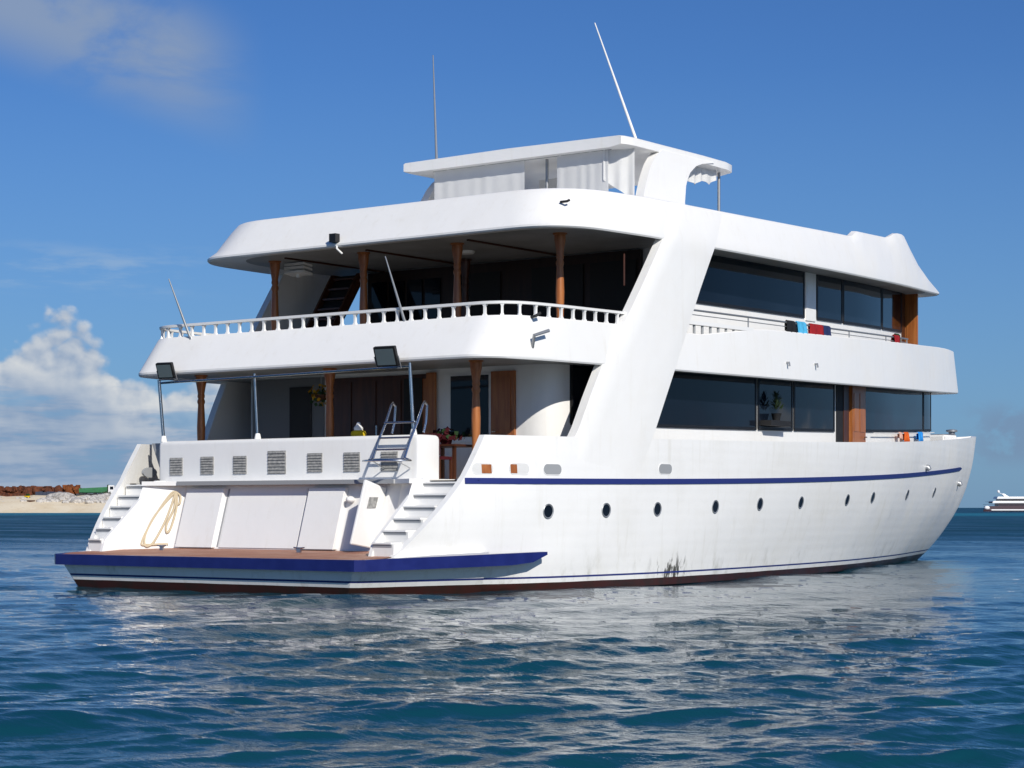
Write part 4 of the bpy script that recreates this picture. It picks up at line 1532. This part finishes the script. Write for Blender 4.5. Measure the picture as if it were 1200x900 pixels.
ur = lambda x: z_mid(x) + 1.34 + 0.006 * max(0, x - 16) + 0.02
cloth('shirt', 'small black garment, leftmost of the washing on the upper side rail', 13.4, 13.85, 0.30, 'cloth_black', zf=ur, seed=1)
cloth('towel', 'light blue towel hanging on the upper side rail between black and red washing', 13.95, 14.45, 0.42, 'cyan', zf=ur, seed=2)
cloth('towel', 'wide dark red towel hanging on the upper side rail', 14.7, 15.5, 0.42, 'red', zf=ur, seed=3)
cloth('shorts', 'navy shorts hanging on the upper side rail beside the wide red towel', 15.5, 15.95, 0.40, 'cloth_navy', zf=ur, seed=4)
cloth('towel', 'small red cloth hanging alone near the wooden door on the upper side rail', 20.85, 21.4, 0.34, 'red', zf=ur, seed=5)
cloth('cloth', 'green cloth scrap hanging beside the small red cloth on the upper rail', 21.2, 21.6, 0.20, 'green', zf=lambda x: ur(x) + 0.05, seed=6, off=0.20)
lr = lambda x: z_mid(x) - 1.14
for x0, x1, d, m_, lb, sd_ in ((23.2, 23.55, 0.16, 'pink', 'pale pink cloth hanging under the main deck windows near the bow', 7), (23.85, 24.4, 0.26, 'orange', 'orange cloth hanging under the main deck windows near the bow', 8),
                               (25.7, 26.35, 0.26, 'skyblue', 'bright blue cloth hanging under the main deck windows near the bow', 9)):
    cloth('cloth', lb, x0, x1, d, m_, off=0.62, zf=lr, seed=sd_)
mb = MB()
mb.tube([p + Vector((0, 0, lr(p.x))) for p in along(half(3.0, 0.62, 1.0, 29.0, 1.0), 20.6, 28.2, -1, 20)], 0.015, 6)
mb.build('cabin_rail', M['trim'], ship, smooth=True)

# ------------------------------------------------------------------ sea
def build_sea():
    rnd = np.random.default_rng(11)
    # rings round the viewpoint, fine close by and coarse far away
    d = np.concatenate([np.arange(420, 60, -0.7), np.arange(60, 12, -0.55), np.arange(12, 2, -0.25), np.arange(2, 0.1, -0.1), [0.08]])
    r = FPX * 1.6 / d
    r = np.concatenate([[0.3, 3.0, 6.0], r])
    fine = np.linspace(-16.5, 16.5, 900)
    coarse = np.concatenate([np.linspace(-180, -16.5, 70)[:-1], fine, np.linspace(16.5, 180, 70)[1:]])
    a = np.radians(coarse + 37)
    A, Rr = np.meshgrid(a, r)
    X0, Y0 = CAM.x + Rr * np.cos(A), CAM.y + Rr * np.sin(A)
    dr = np.gradient(r)[:, None] * np.ones_like(A)
    da = (np.gradient(a)[None, :] * Rr)
    cell = np.maximum(dr * 0.5, np.abs(da))
    X, Y, Z = X0.copy(), Y0.copy(), np.zeros_like(X0)
    wind = math.radians(42)
    comps = []
    for lam in np.geomspace(0.18, 7.5, 76):
        n = 1
        th = wind + rnd.normal(0, 0.48)
        k = 2 * math.pi / lam
        steep = 0.0130 * float(np.interp(lam, [0.2, 0.5, 1.5, 3.0, 7.5], [1.9, 1.9, 1.25, 0.9, 0.65]))
        comps.append((k, th, steep / k, rnd.uniform(0, 6.28), lam))
    # gustiness: patches of smoother and rougher water
    gust = 1.0 + 0.38 * np.sin(X0 * 0.11 + Y0 * 0.07 + 1.0) * np.sin(Y0 * 0.13 - X0 * 0.05 + 0.4)
    for k, th, amp, ph, lam in comps:
        fade = np.clip((lam / cell - 2.0) / 3.0, 0, 1)
        arg = k * (X0 * math.cos(th) + Y0 * math.sin(th)) + ph
        s, c = np.sin(arg), np.cos(arg)
        Z += amp * fade * gust * s
        X += 0.8 * amp * fade * gust * c * math.cos(th)
        Y += 0.8 * amp * fade * gust * c * math.sin(th)
    Z -= 0.0
    nr, na = X.shape
    me = bpy.data.meshes.new('sea')
    co = np.stack([X, Y, Z], -1).reshape(-1, 3).astype(np.float32)
    ii, jj = np.meshgrid(np.arange(nr - 1), np.arange(na - 1), indexing='ij')
    v = (ii * na + jj)
    quads = np.stack([v, v + na, v + na + 1, v + 1], -1).reshape(-1, 4).astype(np.int32)
    # the fan closes on itself
    me.vertices.add(len(co))
    me.vertices.foreach_set('co', co.ravel())
    me.loops.add(quads.size)
    me.loops.foreach_set('vertex_index', quads.ravel())
    me.polygons.add(len(quads))
    me.polygons.foreach_set('loop_start', np.arange(0, quads.size, 4, dtype=np.int32))
    me.polygons.foreach_set('use_smooth', np.ones(len(quads), dtype=bool))
    me.update()
    me.validate()
    # normals up
    if me.polygons[len(me.polygons) // 2].normal.z < 0:
        me.flip_normals()

    def water_fn(g, b):
        geo = g.new('ShaderNodeNewGeometry').outputs['Position']
        big = g.noise(g.mapping(geo, (0.004, 0.0015, 1), (0, 0, R(37))), 1.0, 3, 0.5)
        sp = g.new('ShaderNodeSeparateXYZ')
        g.set(sp.inputs[0], geo)
        # distance from the ship along the view: a paler, shallower reef belt far out to the bow side
        far = g.math('ADD', g.math('MULTIPLY', sp.outputs[0], 0.92), g.math('MULTIPLY', sp.outputs[1], 0.39))
        belt = g.math('MULTIPLY', g.rng(far, 330.0, 420.0), g.rng(far, 640.0, 520.0))
        c = g.mix(g.rng(big, 0.4, 0.65), (0.003, 0.042, 0.066, 1), (0.004, 0.054, 0.076, 1))
        c = g.mix(g.math('MULTIPLY', belt, 0.9), c, (0.008, 0.145, 0.20, 1))
        g.l.new(c, b.inputs['Base Color'])
        n1 = g.noise(g.mapping(geo, (5.0, 2.2, 1), (0, 0, R(-40))), 1.0, 5, 0.55)
        n2 = g.noise(g.mapping(geo, (18, 9, 1), (0, 0, R(-50))), 1.0, 4, 0.55)
        dx = g.math('SUBTRACT', sp.outputs[0], CAM.x)
        dy = g.math('SUBTRACT', sp.outputs[1], CAM.y)
        dist = g.math('SQRT', g.math('ADD', g.math('MULTIPLY', dx, dx), g.math('MULTIPLY', dy, dy)))
        h = g.math('ADD', g.math('MULTIPLY', n1, 0.042), g.math('MULTIPLY', n2, 0.006))
        nd = g.new('ShaderNodeBump')
        nd.inputs['Strength'].default_value = 0.55
        nd.inputs['Distance'].default_value = 1.0
        g.l.new(h, nd.inputs['Height'])
        gust = g.rng(g.noise(g.mapping(geo, (0.16, 0.045, 1), (0, 0, R(-42))), 1.0, 4, 0.55), 0.3, 0.7, 0.65, 1.25)
        g.l.new(g.math('MULTIPLY', g.rng(dist, 40.0, 135.0, 0.012, 0.46), gust), b.inputs['Roughness'])
        # wavelets too small or too far away for the mesh: tilt the facets directly
        tilt = None
        for scl, r0, r1, k0, k1 in (((4.6, 2.2, 1), 38.0, 110.0, 0.03, 1.0), ((0.55, 0.17, 1), 45.0, 200.0, 0.0, 1.8)):
            tn = g.new('ShaderNodeTexNoise')
            g.set(tn.inputs['Vector'], g.mapping(geo, scl, (0, 0, R(-42))))
            tn.inputs['Scale'].default_value = 1.0
            tn.inputs['Detail'].default_value = 4
            sc = g.new('ShaderNodeVectorMath', operation='SUBTRACT')
            g.l.new(tn.outputs['Color'], sc.inputs[0])
            sc.inputs[1].default_value = (0.5, 0.5, 0.5)
            ml = g.new('ShaderNodeVectorMath', operation='SCALE')
            g.l.new(sc.outputs[0], ml.inputs[0])
            g.set(ml.inputs['Scale'], g.rng(dist, r0, r1, k0, k1))
            if tilt is None:
                tilt = ml.outputs[0]
            else:
                ad = g.new('ShaderNodeVectorMath', operation='ADD')
                g.l.new(tilt, ad.inputs[0])
                g.l.new(ml.outputs[0], ad.inputs[1])
                tilt = ad.outputs[0]
        flat = g.new('ShaderNodeVectorMath', operation='MULTIPLY')
        g.l.new(tilt, flat.inputs[0])
        flat.inputs[1].default_value = (1.0, 0.35, 0)
        vr = g.new('ShaderNodeVectorRotate', rotation_type='Z_AXIS')
        g.l.new(flat.outputs[0], vr.inputs['Vector'])
        vr.inputs['Angle'].default_value = R(42)
        ad = g.new('ShaderNodeVectorMath', operation='ADD')
        g.l.new(nd.outputs[0], ad.inputs[0])
        g.l.new(vr.outputs[0], ad.inputs[1])
        nm = g.new('ShaderNodeVectorMath', operation='NORMALIZE')
        g.l.new(ad.outputs[0], nm.inputs[0])
        g.l.new(nm.outputs[0], b.inputs['Normal'])
    me.materials.append(material('sea_water', (0.005, 0.03, 0.05), 0.03, spec=0.5, fn=water_fn, ior=1.34))
    ob = bpy.data.objects.new('sea', me)
    COL.objects.link(ob)
    structure(ob)


build_sea()


# ------------------------------------------------------------------ far shore to the left
def far(lat, dist):
    """lat metres to the right of the line of sight, dist metres ahead of the viewpoint"""
    return Vector((CAM.x + dist * math.cos(YAW) + lat * math.sin(YAW), CAM.y + dist * math.sin(YAW) - lat * math.cos(YAW), 0))


def beach_fn(g, b):
    geo = g.new('ShaderNodeNewGeometry').outputs['Position']
    n = g.noise(geo, 0.12, 6, 0.6)
    n2 = g.noise(geo, 0.9, 4, 0.6)
    c = g.mix(g.rng(n, 0.35, 0.65), (0.70, 0.58, 0.40, 1), (0.76, 0.66, 0.49, 1))
    c = g.mix(g.math('MULTIPLY', g.rng(n2, 0.55, 0.7), 0.35), c, (0.42, 0.34, 0.25, 1))
    g.l.new(c, b.inputs['Base Color'])


mb = MB()
rows = []
prof = [(634, -0.6), (641, 0.05), (649, 1.5), (656, 2.8), (664, 3.9), (672, 4.9), (680, 5.5), (700, 5.9), (760, 6.0)]
lats = np.linspace(-330, -45, 90)
for dd_, z in prof:
    row = []
    for i, la in enumerate(lats):
        q = far(la, dd_ + 3 * math.sin(la * 0.05) + 1.5 * math.sin(la * 0.21))
        q.z = z + (0.18 * math.sin(la * 0.4 + dd_) + 0.12 * math.sin(la * 1.1)) * (1 if z > 0.5 else 0)
        q.z *= interp(la, [-60, -45], [1, 0.0]) if z > 0 else 1
        row.append(q)
    rows.append(row)
mb.loft(rows, 0, False)
structure(mb.build('beach', material('beach_sand', (0.6, 0.5, 0.35), 0.95, spec=0.1, fn=beach_fn), None, smooth=True))

rock_m = material('pale_rock', (0.4, 0.38, 0.35), 0.9, spec=0.2, fn=mottle_fn((0.56, 0.53, 0.49), (0.26, 0.24, 0.22), 0.9, 0.2))
rnd = random.Random(21)
PXM = 664 / FPX     # metres per photo pixel at the shore
for i in range(72):
    u = rnd.random()
    px = 52 + 95 * u if i > 14 else rnd.uniform(-60, 54)
    la = (px - 600) * PXM
    dist = rnd.uniform(657, 673)
    s = rnd.uniform(0.7, 1.7) * (1.0 if i > 14 else 0.6)
    if i in (16, 17, 18):
        la, s, dist = ((68 + (i - 16) * 5) - 600) * PXM, 2.3, 665
    q = far(la, dist)
    q.z = interp(dist, [649, 656, 664, 672], [1.5, 2.8, 3.9, 4.9]) + s * 0.25
    b = MB().blob(q, (s * 1.35, s * 1.2, s * 0.75), i, 0.35, 2).build('boulder', rock_m, None, origin=q)
    tag(b, 'pale grey boulder in the rock bank above the sand, left of the ship', 'rock', 'boulders of the rock bank on the shore')

rust_m = material('rusty_scrap', (0.25, 0.07, 0.03), 0.9, spec=0.15, fn=mottle_fn((0.15, 0.05, 0.024), (0.05, 0.022, 0.016), 0.8, 0.2))
rust_o = material('orange_rust', (0.42, 0.13, 0.03), 0.9, spec=0.15, fn=mottle_fn((0.22, 0.068, 0.02), (0.08, 0.030, 0.014), 0.9, 0.2))
dark_m = material('dark_clutter', (0.04, 0.045, 0.05), 0.9, fn=mottle_fn((0.05, 0.055, 0.065), (0.025, 0.022, 0.02), 0.8))


def heap(px0, px1, h, dist, mat, label, seed, name='scrap_heap'):
    rnd = random.Random(seed)
    l0, l1 = (px0 - 600) * PXM, (px1 - 600) * PXM
    base = far((l0 + l1) / 2, dist)
    base.z = 5.6
    mb = MB()
    n = max(10, int((l1 - l0) * 4))
    for k in range(n):
        la = rnd.uniform(l0, l1)
        e = min(1, min(la - l0, l1 - la) / 1.2 + 0.25)
        q = far(la, dist + rnd.uniform(-2, 2))
        hh = h * e * rnd.uniform(0.65, 1.0)
        if k % 2:
            mb.blob((q.x, q.y, 5.6 + hh * 0.45), (rnd.uniform(0.8, 2.2), rnd.uniform(0.7, 1.5), hh * 0.5), seed * 50 + k, 0.35, 2)
        else:
            rot = Matrix.Rotation(rnd.uniform(0, 3), 3, 'Z') @ Matrix.Rotation(rnd.uniform(-0.4, 0.4), 3, 'X')
            L = rnd.uniform(0.6, 1.6)
            mb.box((q.x - L, q.y - 0.25, 5.6 + hh * 0.6), (q.x + L, q.y + 0.25, 5.6 + hh * 0.95), rot)
    return tag(mb.build(name, mat, None, origin=base), label, 'scrap heap')


heap(-70, 29, 3.6, 692, rust_m, 'long brown rusty scrap heap at the left edge behind the beach', 1)
heap(30, 54, 3.5, 690, rust_m, 'middle brown scrap heap between the long heap and the orange one', 2)
heap(54, 78, 3.9, 688, rust_o, 'bright orange rusty scrap heap next to the green trailer', 3)


def wall_thing(name, px0, px1, z0, z1, dist, mat, label, cat):
    a, b = far((px0 - 600) * PXM, dist), far((px1 - 600) * PXM, dist)
    d = (b - a)
    n = int(d.length / 1.2)
    mb = MB()
    for k in range(n):
        p0, p1 = a + d * (k / n), a + d * ((k + 0.94) / n)
        t = Vector((math.cos(YAW), math.sin(YAW), 0)) * 0.8
        hh = z1 + 0.12 * math.sin(k * 2.3)
        mb.hexa([Vector((*p.xy, z0)) for p in (p0, p1, p1 + t, p0 + t)], [Vector((*p.xy, hh)) for p in (p0, p1, p1 + t, p0 + t)])
    return tag(mb.build(name, mat, None, origin=Vector((*a.xy, z0))), label, cat)


wall_thing('stacked_blocks', -60, 26, 4.4, 6.4, 678, rust_m, 'low brown row of stacked blocks at the left end of the beach', 'blocks')
wall_thing('stacked_blocks', 28, 64, 4.8, 6.9, 680, material('blue_black_block', (0.03, 0.04, 0.07), 0.8), 'dark blue-black row of blocks before the scrap heaps', 'blocks')
wall_thing('stacked_blocks', 76, 120, 4.8, 6.3, 681, dark_m, 'dark row of blocks under the green trailer', 'blocks')
# small machine and box on the sand
q = far((28.5 - 600) * PXM, 668)
q.z = 4.45
mc = empty('small_loader', q, 'small yellow and green loader standing among the rocks on the beach', 'machine')
mb = MB().box(q + Vector((-0.9, -0.5, 0.3)), q + Vector((0.9, 0.5, 1.0)))
mb.build('chassis', M['yellow'], mc, bevel=0.05)
MB().box(q + Vector((-0.2, -0.45, 1.0)), q + Vector((0.7, 0.45, 1.7))).build('cab', M['green'], mc, bevel=0.06)
for sx in (-0.6, 0.6):
    MB().tube([q + Vector((sx, -0.6, 0.35)), q + Vector((sx, 0.6, 0.35))], 0.36, 14).build('wheel', M['black'], mc, smooth=True)
q = far((41.5 - 600) * PXM, 658)
q.z = 3.1
MBb = MB().box(q + Vector((-1.1, -0.6, 0)), q + Vector((1.1, 0.6, 0.8)))
MBb.box(q + Vector((-1.15, -0.65, 0.8)), q + Vector((1.15, 0.65, 0.9)))
tag(MBb.build('crate', M['darkwood'], None, origin=q), 'small dark brown crate lying on the pale sand', 'crate')

# truck with a long green trailer and a white cab
base = far((97 - 600) * PXM, 684)
base.z = 5.75
tk = empty('truck', base, 'truck with a long green trailer and white cab behind the rocks', 'truck', rz=YAW - R(90))


def tp(mb, nm, mat, bev=0.0, sm=False, par=None):
    b = mb.build(nm, mat, None, bevel=bev, smooth=sm)
    b.parent = par or tk
    return b


grn = material('green_trailer', (0.03, 0.26, 0.08), 0.5, fn=mottle_fn((0.03, 0.17, 0.065), (0.025, 0.13, 0.05), 1.0))
cbw = material('truck_white', (0.7, 0.7, 0.7), 0.4)
tp(MB().hexa([Vector(p) for p in ((-5.2, -1.2, 0.9), (4.1, -1.2, 0.9), (4.1, 1.2, 0.9), (-5.2, 1.2, 0.9))], [Vector(p) for p in ((-5.2, -1.2, 2.3), (4.1, -1.2, 2.75), (4.1, 1.2, 2.75), (-5.2, 1.2, 2.3))]), 'trailer', grn, 0.04)
for x in (-4.6, -3.3, 0.0):
    tp(MB().tube([(x, -1.25, 0.5), (x, 1.25, 0.5)], 0.5, 16), 'wheel', M['black'], 0, True)
tp(MB().box((-5.2, -0.5, 0.7), (6.4, 0.5, 0.9)), 'chassis', M['black'])
cb = tp(MB().hexa([Vector(p) for p in ((4.5, -1.2, 0.6), (6.7, -1.2, 0.6), (6.7, 1.2, 0.6), (4.5, 1.2, 0.6))], [Vector(p) for p in ((4.5, -1.2, 3.3), (6.4, -1.2, 3.3), (6.4, 1.2, 3.3), (4.5, 1.2, 3.3))]), 'cab', cbw, 0.08)
tp(MB().box((5.1, -1.225, 1.9), (6.2, -1.19, 2.9)), 'cab_window', M['glass'], 0, False, cb)
tp(MB().box((4.15, -1.2, 0.9), (4.45, 1.2, 3.5)), 'headboard', M['green'])
for x in (4.9, 6.2):
    tp(MB().tube([(x, -1.25, 0.5), (x, 1.25, 0.5)], 0.5, 16), 'wheel', M['black'], 0, True)
# scraggy shrub right of the truck
q = far((112 - 600) * PXM, 682)
q.z = 5.6
sh = empty('shrub', q, 'low dark shrub beside the white truck cab on the shore', 'shrub')
mb = MB()
rnd = random.Random(8)
for i in range(260):
    v = Vector((rnd.gauss(0, 1), rnd.gauss(0, 1), abs(rnd.gauss(0, 1)))).normalized()
    v = Vector((v.x * 2.6, v.y * 1.5, v.z * 1.7)) * rnd.uniform(0.3, 1)
    a_ = Vector((rnd.uniform(-1, 1), rnd.uniform(-1, 1), rnd.uniform(-1, 1))).normalized() * 0.22
    b_ = a_.cross(v).normalized() * 0.16
    p = q + v
    mb.add([p - a_, p + b_, p + a_, p - b_], [(0, 1, 2, 3)])
mb.build('foliage', material('shrub_leaf', (0.045, 0.06, 0.03), 0.8), sh)
mb = MB()
for i in range(5):
    mb.tube([q, q + Vector((rnd.uniform(-1.5, 1.5), rnd.uniform(-1, 1), rnd.uniform(0.8, 1.4)))], 0.05, 6)
mb.build('stems', M['darkwood'], sh)

# ------------------------------------------------------------------ far motor yacht to the right
YD = 880.0
YM = YD / FPX
yb = far((1150 - 600) * YM, YD)
yt = empty('motor_yacht', yb, 'distant white motor yacht with dark hull, at the right edge of the sea', 'yacht', rz=YAW - R(90))
yw = material('yacht_white', (0.82, 0.82, 0.82), 0.4)
yh = material('yacht_dark_hull', (0.055, 0.03, 0.04), 0.4)


def yp(mb, nm, mat, par=None, sm=False, bev=0.0):
    b = mb.build(nm, mat, None, smooth=sm, bevel=bev)
    b.parent = par or yt
    return b


rows = []
for x in np.linspace(2, 46, 20):
    hb = 4.0 * min(1, (1 - ((x - 2) / 44) ** 4) + 0.02)
    zt = 2.3 + 1.2 * ((x - 2) / 44) ** 2
    rows.append([Vector((x, -hb * 0.8, -0.5)), Vector((x, -hb, 0.9)), Vector((x, -hb, zt)), Vector((x, hb, zt)), Vector((x, hb, 0.9)), Vector((x, hb * 0.8, -0.5))])
yp(MB().loft(rows, 0, True, True), 'hull', yh)
yp(MB().box((2.5, -4.04, 0.45), (40, -4.01, 0.95)), 'boot_stripe', yw)
yp(MB().box((6.5, -3.5, 2.35), (38, 3.5, 3.5)), 'main_saloon', material('saloon_glass', (0.04, 0.03, 0.04), 0.2))
yp(MB().hexa([Vector(p) for p in ((3.8, -3.9, 3.5), (36, -3.9, 3.5), (36, 3.9, 3.5), (3.8, 3.9, 3.5))], [Vector(p) for p in ((4.2, -3.9, 4.5), (38, -3.9, 4.5), (38, 3.9, 4.5), (4.2, 3.9, 4.5))]), 'boat_deck', yw, None, False, 0.15)
yp(MB().box((7, -3.3, 4.5), (26, 3.3, 5.35)), 'upper_saloon', material('yacht_glass', (0.02, 0.02, 0.025), 0.15))
yp(MB().hexa([Vector(p) for p in ((5.8, -3.6, 5.35), (26, -3.6, 5.35), (26, 3.6, 5.35), (5.8, 3.6, 5.35))], [Vector(p) for p in ((6.2, -3.6, 6.35), (19, -3.6, 6.35), (19, 3.6, 6.35), (6.2, 3.6, 6.35))]), 'bridge_roof', yw, None, False, 0.12)
yp(MB().hexa([Vector(p) for p in ((9.8, -1.2, 6.35), (11.5, -1.2, 6.35), (11.5, 1.2, 6.35), (9.8, 1.2, 6.35))], [Vector(p) for p in ((8.6, -0.9, 7.6), (9.6, -0.9, 7.6), (9.6, 0.9, 7.6), (8.6, 0.9, 7.6))]), 'radar_arch', yw)
yp(MB().blob((7.3, 0, 8.55), (0.6, 0.6, 0.6), 1, 0.0), 'radar_dome', yw, None, True)
yp(MB().tube([(8.9, 0, 7.4), (7.4, 0, 8.2)], 0.12, 8), 'mast', yw)
for x0, x1 in ((1.5, 6.5), (2.5, 5.8)):
    yp(MB().box((x0, -3.6, 2.9 if x0 < 2 else 4.1), (x1, 3.6, 3.0 if x0 < 2 else 4.2)), 'aft_awning', yh)
q = far((1149.5 - 600) * YM, YD - 12)
tn = empty('tender_boat', q, 'small white tender with a dark stern lying at the distant yacht', 'boat', rz=YAW - R(90))
rows = []
for x in np.linspace(-1.7, 1.7, 10):
    hb = 0.9 * (1 - max(0, x / 1.75) ** 3)
    rows.append([Vector((x, -hb * 0.6, -0.2)), Vector((x, -hb, 0.9)), Vector((x, hb, 0.9)), Vector((x, hb * 0.6, -0.2))])
yp(MB().loft(rows, 0, True, True), 'hull', yh, tn)
yp(MB().blob((-0.2, 0, 1.55), (1.25, 0.8, 0.85), 2, 0.05), 'cuddy', yw, tn, True)
